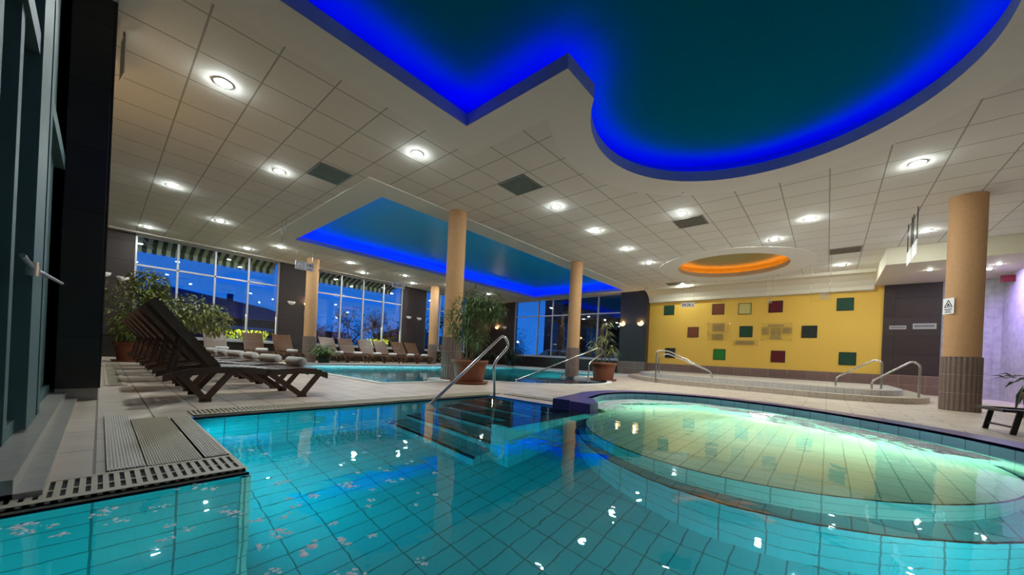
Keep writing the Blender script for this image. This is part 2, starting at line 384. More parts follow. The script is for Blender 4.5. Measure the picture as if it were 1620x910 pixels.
structure('ceiling', MB().box(WX-.3, -3.4, 4.75, EX+.3, NY+.3, 4.85), 'plaster')

def cove(name, label, fn, band, lip_h, ledge, top, mats, led):
    t = thing(name, label, 'ceiling cove')
    b = MB(); ou, inn = fn(band), fn(0)
    b.poly(ou, [inn], CEIL-.012, flip=True); b.skirt(ou, CEIL-.012, CEIL+.03, closed=True, flip=False); b.build('border_band', mats[0], t)
    l = MB(); l.skirt(inn, CEIL-.012, CEIL+lip_h, closed=True); l.poly(fn(.03), [inn], CEIL+lip_h); l.skirt(fn(.03), CEIL, CEIL+lip_h, closed=True, flip=True)
    l.build('lip', mats[1], t)
    c = MB(); lo = fn(ledge); c.poly(lo, [fn(.03)], CEIL+.02); c.skirt(lo, CEIL+.02, top, closed=True); c.poly(lo, z=top, flip=True)
    c.build('recess', mats[2], t)
    s = MB(); so, si = fn(ledge*.62), fn(ledge*.42)
    s.poly(so, [si], CEIL+lip_h*.72); s.skirt(si, CEIL+.03, CEIL+lip_h*.72, closed=True); s.build('light_strip', led, t)
    return t
cove('light_cove', 'large recessed ceiling cove over the near pool, stepped corner and round end with blue glow', cove_main, .58, .17, .32, 4.42, ('plaster', 'lip', 'coffer'), 'led')
cove('light_cove', 'long rectangular turquoise ceiling recess with blue light line over the far pool', cove_rect, .62, .12, .30, 4.40, ('plaster', 'lip', 'coffer2'), 'led_b')
cove('light_cove', 'round ceiling recess with amber light before the yellow wall', cove_round, .62, .14, .26, 4.36, ('plaster', 'cream', 'sage'), 'led2')

# soffit at the right
structure('trim_1', MB().box(SOF[0], SOF[1], SOF[2], EX+.1, NY, CEIL+.01), 'cream')
# cream cornice over the yellow wall
cn = MB(); prof = [(16.35, 4.0), (16.40, 3.90), (16.62, 3.86), (16.85, 3.72), (16.98, 3.55), (17.02, 3.42), (17.2, 3.40), (17.2, 4.0)]
vs = [(x, y, z) for x in (-6.45, 1.08) for y, z in prof]; k = len(prof)
cn.add(vs, [(i, (i+1) % k, k+(i+1) % k, k+i) for i in range(k)] + [tuple(range(k))[::-1], tuple(range(k, 2*k))])
structure('trim_2', cn, 'cream')
# pale track trim along the window wall ceiling
structure('trim_3', MB().box(-16.62, SY, 3.965, -16.54, 15, 3.999), 'sill')

# window wall (x = -17): parapet, pillars, lintel
BAYS = [(0.68, 4.74, 4), (6.22, 10.45, 4), (11.95, 14.9, 3)]
ww = MB()
ww.box(WX-.25, SY-.2, -.02, WX, NY+.2, .70)
structure('wall_left', ww, 'darktile')
PIL = [(SY-.2, .66), (4.76, 6.20), (10.47, 11.93), (14.92, NY+.25)]
for i, (a, b) in enumerate(PIL):
    structure('wall_left', MB().box(WX-.25, a, .70, WX+.03, b, CEIL+.05), 'browntile')
def window(n, horiz, fixed, spans, z0, zr, z1, axis, frame='frame', th=.055, dep=.10):
    g = sgroup('window_%d' % n)
    f = MB()
    def bx(a0, a1, zz0, zz1, d=dep):
        if axis == 'x': return f.box(fixed-.03-d, a0, zz0, fixed-.03, a1, zz1)
        return f.box(a0, fixed, zz0, a1, fixed+d, zz1)
    a, b = spans[0], spans[-1]
    for s in spans: bx(s-th/2, s+th/2, z0, z1)
    bx(a, b, zr-th/2, zr+th/2, dep*.9); bx(a, b, z0, z0+.06, dep*.95); bx(a, b, z1-.05, z1, dep*.95)
    f.build('window_frame', frame, g)
    gl = MB()
    if axis == 'x': gl.box(fixed-.095, a, z0, fixed-.089, b, z1)
    else: gl.box(a, fixed+.05, z0, b, fixed+.056, z1)
    gl.build('window_pane', 'glass', g)
    s = MB()
    if axis == 'x': s.box(fixed-.02, a, z0-.05, fixed+.09, b, z0+.01)
    else: s.box(a, fixed-.09, z0-.05, b, fixed+.02, z0+.01)
    s.build('window_sill', frame, g)
for n, (a, b, k) in enumerate(BAYS):
    window(n+1, 0, WX, [a + (b-a)*i/k for i in range(k+1)], .70, 3.02, 4.0, 'x')
# back wall (y = 17.2)
structure('wall_back', MB().box(WX-.25, NY, -.02, -7.75, NY+.25, .66), 'darktile')
structure('wall_back', MB().box(WX-.25, NY-.03, .66, -14.95, NY+.25, CEIL+.05), 'browntile')
structure('wall_back', MB().box(-7.78, NY-.35, .62, -6.47, NY+.25, CEIL+.05), 'darktile')
structure('baseboard_back', MB().box(-7.80, NY-.37, -.01, -6.47, NY+.2, .62), 'redtile')
structure('wall_back', MB().box(-6.47, NY, .58, 1.33, NY+.25, CEIL), 'yellow')
structure('baseboard_back', MB().box(-6.47, NY-.03, -.01, 1.33, NY+.25, .58), 'redtile')
structure('wall_back', MB().box(1.33, NY-.05, .60, 2.60, NY+.25, SOF[2]), 'browntile')
structure('baseboard_back', MB().box(1.33, NY-.07, -.01, 2.60, NY+.25, .60), 'redtile')
structure('wall_back', MB().box(2.60, NY-.02, -.01, EX+.2, NY+.25, SOF[2]), 'stone')
window(4, 0, NY, [-14.93, -13.15, -12.1, -10.85, -9.2, -7.8], .66, 3.04, 4.0, 'y')
# right wall, rear closure
structure('wall_right', MB().box(EX, -3.3, -.02, EX+.25, NY+.2, CEIL+.05), 'stone')
structure('wall_front', MB().box(-2.45, -3.5, -1.5, EX+.2, -3.2, CEIL+.05), 'stone')

# near glazed wall: teal frames, dark panes, stone kerb
g = sgroup('window_5')
f = MB()
for x0, x1, y0 in [(-2.50, -2.30, -.33), (-3.02, -2.92, -.33), (-3.85, -3.38, -.30), (-4.05, -3.93, -.30), (-5.4, -4.9, -.37)]:
    f.box(x0, y0-.10, .10, x1, y0+.04, CEIL)
f.box(-5.5, -.42, 2.20, -2.3, -.27, 2.32); f.box(-5.5, -.42, .08, -2.3, -.30, .16)
f.build('window_frame', 'teal', g)
MB().box(-5.5, -.40, .1, -2.3, -.393, CEIL).build('window_pane', 'glass2', g)
s = MB().box(-5.5, -.45, 0.0, -2.3, -.20, .085); s.box(-5.5, -.45, 0, -2.3, -.13, .03); s.build('window_sill', 'sill', g)
structure('wall_near', MB().box(WX-.2, SY-.5, -.02, -5.5, SY, CEIL+.05), 'darktile')
structure('wall_near', MB().box(-2.45, -3.4, -.02, -2.25, SY-.14, CEIL+.05), 'stone')
structure('wall_near', MB().box(-5.52, -.9, -.02, -2.3, -.75, CEIL+.05), 'teal')
pl = MB().box(-5.95, SY-.12, .12, -5.50, .015, CEIL+.02); structure('wall_near', pl, 'darktile')
structure('baseboard_near', MB().box(-5.93, SY-.10, -.01, -5.515, 0, .12), 'sill')

# ------------------------------------------------------------------ ceiling fittings
LIGHTS = [(-6.03,.95),(-5.39,3.46),(-8.14,2.19),(-10.93,.93),(-4.69,6.6),(-4.69,8.45),(-4.70,10.35),(-4.70,12.2),(-2.58,8.5),(.96,8.47),(-.42,10.35),(-1.18,11.55),(.22,15.4),(-12.9,2.1),(-15.6,.85),(-15.7,3.35),(-14.35,4.0),(-14.35,6.4),(-15.7,7.6),(-14.45,8.95),(-15.7,10.15),(-4.75,16.2),(-14.4,11.4),(-14.4,14.2),(1.6,12.6)]
LD = []
for i, (x, y) in enumerate(LIGHTS):
    if i == 0:
        t = thing('ceiling_light', '', 'ceiling light', (x, y, CEIL), group='round recessed downlights')
        MB().lathe([(.082, -.004), (.105, -.006), (.115, 0), (.115, .01)], cap=False, n=24).build('trim_ring', 'lampring', t)
        MB().lathe([(.001, -.026), (.035, -.024), (.058, -.015), (.070, -.003)], cap=False, n=24).build('lamp_lens', 'lamp', t); LD.append(t)
    else: LD.append(dup(LD[0], (x, y, CEIL), 0, '', None))
names = ['big bright round downlight nearest the camera, left ceiling over the near loungers','bright round downlight just left of the big blue cove corner','round downlight between the left vent and the sloping lit tiles','small round downlight on the left ceiling before the first window','brightest downlight of the middle line, right of the near peach column','second downlight of the middle line between the two long recesses','third downlight of the middle line, left of the amber recess','fourth downlight of the middle line, beside the amber recess rim','downlight next to the square vent below the big round cove','single downlight at the far right of the ceiling near the right column','downlight right of centre, in front of the amber recess','smaller downlight just above the amber recess','downlight below the long dark vent near the yellow wall','small downlight left of the rectangular recess, over the windows','small downlight at the left corner above the first pillar','small downlight above the middle of the first window','small downlight by the corner of the rectangular recess','small downlight under the long blue line, nearer the pool','small downlight right above the second window','downlight left of the temperature sign 26-28','downlight above the dark pillar after the second window','downlight beside the small vent over the yellow wall','small downlight behind the near peach column','tiny downlight in the far left corner of the ceiling','dim downlight near the hanging edge-on signs']
for o, nme in zip(LD, names): o['label'] = nme; o['group'] = 'round recessed downlights'
for (x, y), lb in zip([(2.03, 15.07), (3.16, 15.64), (3.19, 15.04)], ['small spot in the low soffit above the dark brown panel', 'left one of two spots in the soffit right of the peach column', 'right one of two spots in the soffit right of the peach column']):
    t = dup(LD[0], (x, y, SOF[2]), 0, lb, 'soffit spots'); t.scale = (.6, .6, .6)
VENTS = [(-7.42,2.84,.69,.60,'dark square ceiling vent at the left, above the turquoise recess corner'),(-4.69,5.36,.66,.62,'dark square ceiling vent in the middle, beside the bright downlight'),(-2.57,9.12,.66,.62,'dark ceiling vent under the rim of the big round cove'),(.25,13.6,.68,.60,'long dark ceiling vent near the soffit edge at the right'),(-5.0,16.0,.66,.5,'small vent at the far end of the ceiling over the yellow wall')]
for x, y, a, b, lb in VENTS:
    t = thing('ceiling_vent', lb, 'vent', (x, y, CEIL), group='square ceiling vents')
    MB().box(-a/2, -b/2, -.010, a/2, b/2, .01).build('mesh_panel', 'vent', t)
    fr = MB()
    for q in ((-a/2, -b/2, a/2, -b/2+.02), (-a/2, b/2-.02, a/2, b/2), (-a/2, -b/2, -a/2+.02, b/2), (a/2-.02, -b/2, a/2, b/2)): fr.box(q[0], q[1], -.014, q[2], q[3], .012)
    fr.build('frame', 'metalsign', t)
t = thing('smoke_detector', 'small round detector on the white band of the round cove', 'detector', (-2.25, 7.45, CEIL-.012))
MB().lathe([(.035, 0), (.035, -.012), (.02, -.02), (.001, -.02)], n=16, cap=False).build('detector_body', 'sign', t)

# ------------------------------------------------------------------ columns
def column(x, y, lb, r=.215, th=1.0):
    t = thing('column', lb, 'column', (x, y, 0), group='round peach columns')
    MB().lathe([(r, th), (r, CEIL+.01)], n=40, cap=False).build('shaft', 'orange', t)
    b = MB(); n = 96; R = r + .022
    vs = []; fs = []
    for z in (-.01, th):
        for k in range(n):
            q = R if k % 4 < 2 else R-.012; a = 2*PI*k/n; vs.append((q*math.cos(a), q*math.sin(a), z))
    for k in range(n): fs.append((k, (k+1) % n, n+(k+1) % n, n+k))
    b.add(vs, fs); b.add(vs[n:], [tuple(range(n))])
    rb_ = b.build('ribbed_base', 'ribcol', t)
    j = MB()
    for z in (.33, .67): j.lathe([(R+.001, z-.004), (R+.001, z+.004)], n=40, cap=False)
    j.build('tile_joint', 'joint', rb_)
COLS = [(-6.80,5.56,'peach round column nearest the camera, rising between near and far pool'),(-6.76,10.95,'peach round column beside the potted yucca, right of the far pool'),(-15.15,5.35,'peach round column by the dark pillar between first and second window'),(-15.45,11.35,'slim far peach column beside the second dark pillar with lamps'),(1.87,10.6,'peach column with ribbed base and warning sign at the right')]
for x, y, lb in COLS: column(x, y, lb, .235 if x > 0 else .215)

# ------------------------------------------------------------------ near pool
pool = thing('swimming_pool', 'large turquoise tiled pool in the foreground with steps at its back corner', 'pool')
D = -1.20
b = MB(); b.poly([(-4.0, .52), (-4.0, 4.05), (-2.2, 4.05), (-2.2, 4.2), (1.6, 4.2), (1.6, -3.0), (-2.2, -3.0), (-2.2, .52)], z=D)
b.skirt([(-2.2, -3.0), (-2.2, .52), (-4.0, .52), (-4.0, 4.05), (-2.42, 4.05)], D-.01, -.03)
b.skirt([(1.42, 3.2), (1.42, -3.0), (-2.2, -3.0)], D-.01, .0)
b.build('basin', 'basin', pool, swap=True)
pe = MB().skirt(rim_in, D-.01, -.02); pe.build('basin_wall', 'basinpale', pool)
# black edge line round the water
e = MB()
for p, q in (((-2.2, -3), (-2.2, .52)), ((-2.2, .52), (-4.0, .52)), ((-4.0, .52), (-4.0, 4.05)), ((-4.0, 4.05), (-2.45, 4.05))):
    e.bar((*p, -.024), (*q, -.024), .014, .02)
e.build('edge_line', 'nosing', pool)
# stair flight descending from the back edge of the recess toward the camera
st = MB(); ns = MB(); NS = 6
for k in range(NS):
    y1 = 4.04 - .29*k; z = -.14 - .175*k
    if k == 0: y1 = 4.04
    st.box(-3.99, y1-.29, D, -2.43, y1, z, 0); ns.box(-3.99, y1-.292, z-.035, -2.43, y1-.262, z+.002)
sto = st.build('stairs', 'stairs', pool); ns.build('stair_nosing', 'nosing', sto)
wl = MB().box(-2.43, 2.52, D, -2.2, 4.05, -.045); wlo = wl.build('dividing_wall', 'basin', pool)
ln = MB(); ln.bar((-2.2, 2.5, -.047), (-2.2, 4.1, -.047), .02, .012); ln.bar((-2.43, 2.52, -.047), (-2.2, 2.52, -.047), .02, .012); ln.bar((-2.43, 2.5, -.047), (-2.43, 4.05, -.047), .02, .012)
ln.build('wall_edge_line', 'nosing', wlo)
vb = MB().box(-2.205, .485, D, -2.175, .525, -.05); vb.build('corner_bead', 'basinpale', pool)
# two curved submerged terraces of the whirlpool end
def terrace(c, r, z, nm, mt):
    a = arc(c[0], c[1], r, 176, 372, 60)
    P = a + [p for p in rim_in[::-1] if p[1] > 4.9]
    m = MB().poly(P, z=z); m.skirt(a, D, z, flip=False); o = m.build(nm, mt, pool, swap=True)
    q = MB().tube([(x, y, z) for x, y in a], .008, 6); q.build('terrace_edge', 'nosing', o)
terrace((-.6, 4.55), 1.70, -.40, 'whirlpool_terrace', 'basinpale')
terrace((-.5, 4.55), 1.86, -.72, 'whirlpool_step', 'basin')
wm = MB(); wm.poly(pool_main, z=-.02); wm.build('water', 'water', pool)
# raised rim of the whirlpool end
rim = thing('whirlpool_rim', 'raised curved purple mosaic rim around the bubbling end of the near pool', 'pool rim')
rm = MB(); nr = len(rim_in); vs = []; fs = []
for (a, c) in zip(rim_in, rim_out): vs += [(a[0], a[1], .10), (c[0], c[1], .10), (c[0], c[1], -.01), (a[0], a[1], -.10)]
for i in range(nr-1):
    for k in (0, 1): fs.append((4*i+k, 4*i+k+1, 4*i+4+k+1, 4*i+4+k))
rm.add(vs, [f_[::-1] for f_ in fs]); a, c = rim_in[0], rim_out[0]
rm.add([(a[0], a[1], .10), (c[0], c[1], .10), (c[0], c[1], -.08), (a[0], a[1], -.08)], [(0, 1, 2, 3)])
rm.prism([(-2.42, 3.93), (-2.13, 3.90), (-2.13, 4.1), (-2.42, 4.5), (-2.74, 4.5), (-2.64, 4.2)], -.06, .101)
rm.build('mosaic_top', 'purple', rim)
it = MB(); vs = []; fs = []; L = 0; uvs = []
for i, p in enumerate(rim_in):
    q = (p[0], p[1]);
    if i: L += (Vector(p) - Vector(rim_in[i-1])).length
    vs += [(p[0]*1.0, p[1]*1.0, .075), (p[0], p[1], -.13)]; uvs.append(L)
for i in range(nr-1): fs.append((2*i, 2*i+1, 2*i+3, 2*i+2))
inset = [( (x-spa_c[0])*.996+spa_c[0], (y-spa_c[1])*.996+spa_c[1], z) for x, y, z in vs]
it.add(inset, fs, smooth=True); o = it.build('waterline_tiles', 'poolblue', rim)
lay = o.data.uv_layers[0]
for p in o.data.polygons:
    for li in p.loop_indices:
        vi = o.data.loops[li].vertex_index; lay.data[li].uv = (uvs[vi//2], o.data.vertices[vi].co.z)
# whirlpool foam on the water
fm = MB(); rnd = random.Random(3)
def blob(mb, cx, cy, r, z, n=9, st=1.0, ang=0):
    pts = []
    for k in range(n):
        a = 2*PI*k/n; q = r*(.65+.5*rnd.random()); px, py = q*math.cos(a)*st, q*math.sin(a)
        pts.append((cx+px*math.cos(ang)-py*math.sin(ang), cy+px*math.sin(ang)+py*math.cos(ang), z))
    pts2 = [(cx+(x-cx)*.6, cy+(y-cy)*.6, z+.12*min(r, .02)) for x, y, z_ in pts]
    fs = [(k, (k+1) % n, n+(k+1) % n, n+k) for k in range(n)] + [tuple(range(n, 2*n))]
    mb.add(pts+pts2, fs, 0, True)
for i in range(3200):
    k = rnd.randrange(4, nr-14); p = Vector(rim_in[k]); c = Vector(spa_c); d = (c-p).normalized()
    s_ = .06 + abs(rnd.gauss(0, .20 + .30*math.exp(-((p.x+.6)/.8)**2))); 
    if s_ > 1.0: continue
    tng = Vector(rim_in[k+1])-p; an = math.atan2(tng.y, tng.x); q = p + d*s_ + tng*rnd.random()
    blob(fm, q.x, q.y, .008+.022*rnd.random(), -.0195 if rnd.random() < .7 else -.028, 7, 1.0+2.5*rnd.random(), an)
tag(fm.build('whirlpool_foam', 'foam'), 'white bubbling foam along the back edge of the whirlpool', 'foam', kind='stuff')
fb = MB()
FP = [(-2.066, -0.148, 1.4), (-1.989, -0.119, 1.2), (-2.048, -0.162, 1), (-2.009, 0.023, 1.0), (-2.522, 0.204, 0.9), (-3.386, 0.325, 0.9), (-2.055, 0.045, 1.3), (-1.907, 0.065, 1.0), (-1.895, -0.069, 0.8), (-7.681, 1.283, 0.5), (-1.959, 0.176, 1.0), (-1.631, 0.168, 0.9), (-1.745, 0.175, 0.7), (-1.675, 0.216, 0.7), (-2.317, 0.285, 1.2), (-2.132, 0.306, 1.4), (-2.061, 0.34, 1.2), (-1.758, 0.352, 1.4), (-1.709, 0.372, 1.2), (-1.596, 0.407, 1.0), (-1.456, 0.428, 1.5), (-1.432, 0.427, 1.2), (-1.368, 0.358, 0.8), (-1.194, 0.356, 0.9), (-2.675, 0.641, 0.8), (-2.535, 0.679, 0.8), (-1.969, 0.604, 1.0), (-1.955, 0.581, 0.9), (-1.703, 0.642, 1.0), (-1.685, 0.651, 0.9), (-1.634, 0.559, 0.8), (-1.735, 0.793, 1.5), (-1.681, 0.805, 1.2), (-1.733, 0.566, 0.6), (-1.373, 0.594, 0.9), (-1.552, 0.493, 1), (-1.252, 0.467, 1.7), (-1.234, 0.567, 1.2), (-1.198, 0.662, 0.6), (-0.936, 0.685, 0.8), (-1.048, 0.504, 1.1), (-1.659, 0.985, 0.8), (-1.874, 0.931, 0.7), (-1.491, 0.804, 0.7), (-1.441, 0.77, 0.5), (-1.795, 1.056, 0.6), (-1.623, 0.999, 0.5), (-1.856, 1.255, 0.6), (-1.828, 1.211, 0.6), (-1.602, 1.233, 0.6), (-1.423, 0.999, 0.4), (-1.347, 1.05, 0.5), (-1.314, 0.919, 0.5), (-1.63, 1.047, 0.5), (-1.595, 0.864, 0.5), (-2.07, 0.94, 0.6), (-2.205, 1.131, 0.5), (-1.856, 1.052, 0.5), (-2.412, 0.876, 0.7), (-2.587, 1.067, 0.6), (-2.874, 1.004, 0.6), (-3.0, 1.76, 0.5), (-2.388, 1.651, 0.5), (-3.343, 1.264, 0.5), (-3.564, 1.703, 0.5), (-3.538, 1.03, 0.5), (-2.557, 1.426, 0.5), (-2.076, 1.39, 0.4), (-3.022, 1.342, 0.5)]
for x, y, q in FP:
    for j in range(11):
        blob(fb, x+rnd.gauss(0, .014)*q, y+rnd.gauss(0, .014)*q, .003+.007*q*rnd.random(), -.0198, 9, 1.0)
tag(fb.build('foam_flakes', mat('white_flakes', (.95, 1.0, 1.0), .6)), 'small white foam flakes floating on the near pool at the left', 'foam', kind='stuff')

# added underwater fill lights without fittings, brightening the basins below the water
def pool_fill_light(x, y, z, rx, rz, size, power, color):
    ld = bpy.data.lights.new('pool_fill_light', 'AREA'); ld.shape = 'RECTANGLE'; ld.size = size[0]; ld.size_y = size[1]; ld.energy = power*L_POOL_FILL; ld.color = color
    o = bpy.data.objects.new('pool_fill_light', ld); COL.objects.link(o); o.location = (x, y, z); o.rotation_euler = (rx, 0, rz)
pool_fill_light(.3, -2.9, -.5, PI/2-.7, PI, (1.8, .5), 20, (.45, .97, 1))        # near end wall, facing +y and down
pool_fill_light(1.38, .2, -.4, PI/2-1.0, PI/2, (5.2, .4), 105, (.45, .97, 1))      # right side wall, facing -x and down
pool_fill_light(-3.1, .56, -.6, PI/2, PI, (1.5, .5), 28, (.45, .97, 1))      # recess wall, facing +y
pool_fill_light(-13.8, 10, -.4, PI/2-.7, -PI/2, (10, .4), 300, (.5, .97, 1))
pool_fill_light(-9.5, 3.7, -.4, PI/2-.7, PI, (6, .4), 850, (.5, .97, 1))
pool_fill_light(-6.7, 13.5, -.4, PI/2-.7, PI/2, (4, .4), 500, (.5, .97, 1))
sl = thing('spa_lamp', 'round underwater lamp shining under the foam of the whirlpool', 'underwater lamp', (-.70, 6.45, -.30))
MB().lathe([(.001, 0), (.13, 0), (.15, .03)], n=24, cap=False).build('lamp_lens', 'spalamp', sl).rotation_euler = (PI/2, 0, 0)
for a_, b_, pw in (((-2.45, 5.3), (-1.75, 6.45), 55), ((-1.45, 6.5), (.05, 6.0), 400), ((.2, 5.85), (1.05, 4.85), 50)):
    p, q = Vector((*a_, 0)), Vector((*b_, 0)); d = (q-p).normalized(); n_ = Vector((d.y, -d.x, 0)); c_ = (p+q)/2 + n_*.10
    hz = MB().obox(Vector((c_.x, c_.y, -.045)) - sl.location, d*(q-p).length/2, n_*.06, Vector((0, 0, .006))); hz.build('fill_strip_cover', 'steel', sl)  # made-up cover placed over each added strip light
    lp = bpy.data.lights.new('spa_fill_strip', 'AREA'); lp.shape = 'RECTANGLE'; lp.size = (q-p).length; lp.size_y = .11; lp.energy = pw; lp.color = (1.0, .97, .66)  # added strip facing down, brightens the whirlpool terrace
    lo = bpy.data.objects.new('spa_fill_strip', lp); COL.objects.link(lo); lo.location = (c_.x, c_.y, -.056)
    lo.rotation_euler = (0, 0, math.atan2(d.y, d.x))
lp = bpy.data.lights.new('spa_forward_fill', 'SPOT'); lp.energy = 900; lp.color = (1.0, .98, .70); lp.spot_size = math.radians(84); lp.spot_blend = 1.0; lp.shadow_soft_size = .05  # added spot without a fitting, brightens the front of the terrace
lo = bpy.data.objects.new('spa_forward_fill', lp); COL.objects.link(lo); lo.location = (-.70, 6.25, -.10)
lo.rotation_euler = Vector((.25, -1, -.22)).to_track_quat('-Z', 'Y').to_euler()
lp = bpy.data.lights.new('spa_lamp_light', 'SPOT'); lp.energy = 5000; lp.color = (1.0, .97, .72); lp.spot_size = math.radians(115); lp.spot_blend = .8; lp.shadow_soft_size = .08
lo = bpy.data.objects.new('spa_lamp_light', lp); COL.objects.link(lo); lo.location = (-.70, 6.15, -.30)
lo.rotation_euler = Vector((0, -.35, 1)).to_track_quat('-Z', 'Y').to_euler()

# ------------------------------------------------------------------ far pool
fp = thing('swimming_pool', 'far rectangular pool with clear blue water between the peach columns and the window loungers', 'pool')
b = MB(); b.poly(pool_far, z=-1.0); b.skirt(pool_far, -1.01, -.06, closed=True)
b.build('basin', 'basin', fp)
c = MB(); n = len(pool_far)
cen = Vector((-9.5, 9)); inn = []
for p in pool_far: inn.append(p)
for i in range(n):
    p, q = Vector(pool_far[i]), Vector(pool_far[(i+1) % n]); t_ = (q-p).normalized(); nn = Vector((t_.y, -t_.x))
    a1, a2 = p - t_*(.12 if i < 6 or i > n-6 else .03) + nn*.13, q + t_*(.12 if i < 6 or i > n-6 else .03) + nn*.13
    c.add([(p.x, p.y, .018), (q.x, q.y, .018), (a2.x, a2.y, .018), (a1.x, a1.y, .018), (p.x, p.y, -.08), (q.x, q.y, -.08), (a2.x, a2.y, 0), (a1.x, a1.y, 0)], [(0, 3, 2, 1), (0, 1, 5, 4), (2, 3, 7, 6)])
c.build('coping', 'plaster', fp)
s1 = MB()
for r_, z_ in ((2.5, -.12), (2.15, -.30), (1.8, -.48)):
    P = arc(-6.95, 8.45, r_, -72, 72, 24); s1.prism(P, -1.0, z_)
s1.build('round_steps', 'purple', fp)
m_ = MB(); m_.poly(pool_far, z=-.055); m_.build('water', 'waterfar', fp)

# raised basin before the yellow wall
hp = thing('raised_basin', 'low raised curved basin with white tiled step in front of the yellow wall', 'raised pool')
out = spline([(-7.3, 16.6), (-6.2, 14.2), (-5.0, 12.4), (-3.9, 11.45), (-2.6, 11.15), (-1.3, 11.0), (0.0, 10.75), (1.1, 11.05), (1.65, 12.0), (1.85, 13.4), (1.9, 16.9)], 6)
inn_ = offset(out, .42)
P1 = out + [(-6.47, 17.15)]; 
MB().prism([(x, y) for x, y in out[8:]] + [(-6.4, 17.15)], -.01, .125).build('outer_step', 'beigetile', hp)
MB().prism([(x, y) for x, y in inn_[8:]] + [(-6.0, 17.15)], .125, .245).build('white_step', 'whitetile', hp)
rg = MB().tube([(x, y, .246) for x, y in offset(out, .75)[12:-10]], .004, 6); rg.build('overflow_slot', 'dark', hp)

# ------------------------------------------------------------------ drains and ribbed strips
def grate(lb, x0, y0, x1, y1, along, pitch=.033):
    t = thing('drain_grate', lb, 'grate')
    MB().box(x0, y0, -.004, x1, y1, .002).build('channel', 'dark', t)
    s = MB(); bw = .045
    if along == 'y':
        s.box(x0, y0, 0, x0+bw*.6, y1, .012); s.box(x1-bw, y0, -.02, x1, y1, .012)
        k = y0
        while k < y1: s.box(x0, k, 0, x1, min(k+pitch*.55, y1), .011); k += pitch
        s.box((x0+x1)/2-.008, y0, 0, (x0+x1)/2+.008, y1, .008)
    else:
        s.box(x0, y0, 0, x1, y0+bw*.6, .012); s.box(x0, y1-bw, 0, x1, y1, .012)
        k = x0
        while k < x1: s.box(k, y0, 0, min(k+pitch*.55, x1), y1, .011); k += pitch
    s.build('slats', 'grate', t)
grate('pale slatted overflow grate at the bottom left, along the short pool edge', -2.50, -.27, -2.195, .505, 'y')
grate('long slatted overflow grate along the pool edge below the wooden loungers', -4.32, .54, -4.02, 4.35, 'y')
grate('dark floor drain grate beside the loungers at the near wall', -12.5, .06, -7.0, .26, 'x', .05)
grate('small overflow grate between the pool steps and the purple rim', -3.95, 4.35, -2.75, 4.60, 'x')
def ribbed(nm, lb, x0, y0, x1, y1, z, mt, pitch=.012):
    r = MB(); k = y0
    while k < y1-.001: r.box(x0, k, -.002, x1, min(k+pitch*.6, y1), z); k += pitch
    r.box(x0, y0, -.002, x1, y1, z-.004)
    return tag(r.build(nm, mt), lb, 'floor tile strip')
ribbed('ribbed_tile_strip', 'pale ribbed tile strip on the deck, left of the beige mat', -4.32, .04, -2.52, .165, .016, 'ribtile')
ribbed('ribbed_mat', 'beige ribbed mat let into the deck between two pale tile strips', -4.05, .175, -2.52, .385, .012, 'grate', .010)
ribbed('ribbed_tile_strip', 'pale ribbed tile strip on the deck along the pool corner, right of the mat', -3.98, .395, -2.52, .50, .016, 'ribtile')

# ------------------------------------------------------------------ handrails
def curve_pts(P, k=6):
    out = [Vector(P[0])]
    for i in range(1, len(P)-1):
        a, b_, c_ = Vector(P[i-1]), Vector(P[i]), Vector(P[i+1]); r_ = min(.11, (a-b_).length*.45, (c_-b_).length*.45)
        p, q = b_ + (a-b_).normalized()*r_, b_ + (c_-b_).normalized()*r_
        for j in range(k+1): t_ = j/k; out.append(p*(1-t_)**2 + b_*2*t_*(1-t_) + q*t_*t_)
    out.append(Vector(P[-1])); return out
def rail(lb, P, feet, r_=.021):
    t = thing('handrail', lb, 'handrail', P[0]); o0 = Vector(P[0])
    MB().tube([p-o0 for p in curve_pts(P)], r_, 12).build('tube', 'steel', t)
    for f_ in feet:
        q = Vector(f_)-o0; MB().lathe([(.045, 0), (.045, .008), (.025, .014)], (q.x, q.y, q.z), 16).build('floor_flange', 'steel', t)
rail('big steel handrail descending into the near pool steps', [(-3.8, 3.99, -.10), (-3.8, 3.93, .51), (-3.8, 4.27, .80), (-3.8, 4.12, .96), (-3.8, 2.55, -.22)], [])
rail('steel handrail at the round end of the far pool, beside the yucca pot', [(-5.15, 9.25, 0), (-5.15, 9.25, .52), (-5.15, 10.1, .86), (-5.15, 9.85, 1.0), (-6.6, 7.6, -.1)], [(-5.15, 9.25, 0)])
rail('long steel handrail on the left of the raised basin, nearer one', [(-4.02, 11.42, 0.0), (-4.04, 11.45, 1.0), (-3.7, 11.6, 1.0), (-2.60, 12.0, .42), (-2.56, 12.05, .13)], [(-4.02, 11.42, 0)])
rail('steel handrail on the left of the raised basin, farther one', [(-4.40, 12.8, .115), (-4.42, 12.8, .86), (-4.15, 12.85, .95), (-2.9, 13.3, .40), (-2.87, 13.3, .225)], [(-4.40, 12.8, .115)])
rail('steel handrail on the right of the raised basin, left one before the yellow wall', [(.17, 12.5, .225), (.16, 12.5, .46), (.86, 12.45, .95), (.98, 12.4, .9), (.98, 12.4, .225)], [(.98, 12.4, .225)])
rail('steel handrail on the right of the raised basin, before the dark brown panel', [(.80, 12.1, .225), (.79, 12.1, .43), (1.42, 12.0, .93), (1.54, 12.0, .85), (1.54, 12.0, .115)], [(1.54, 12.0, .115)])

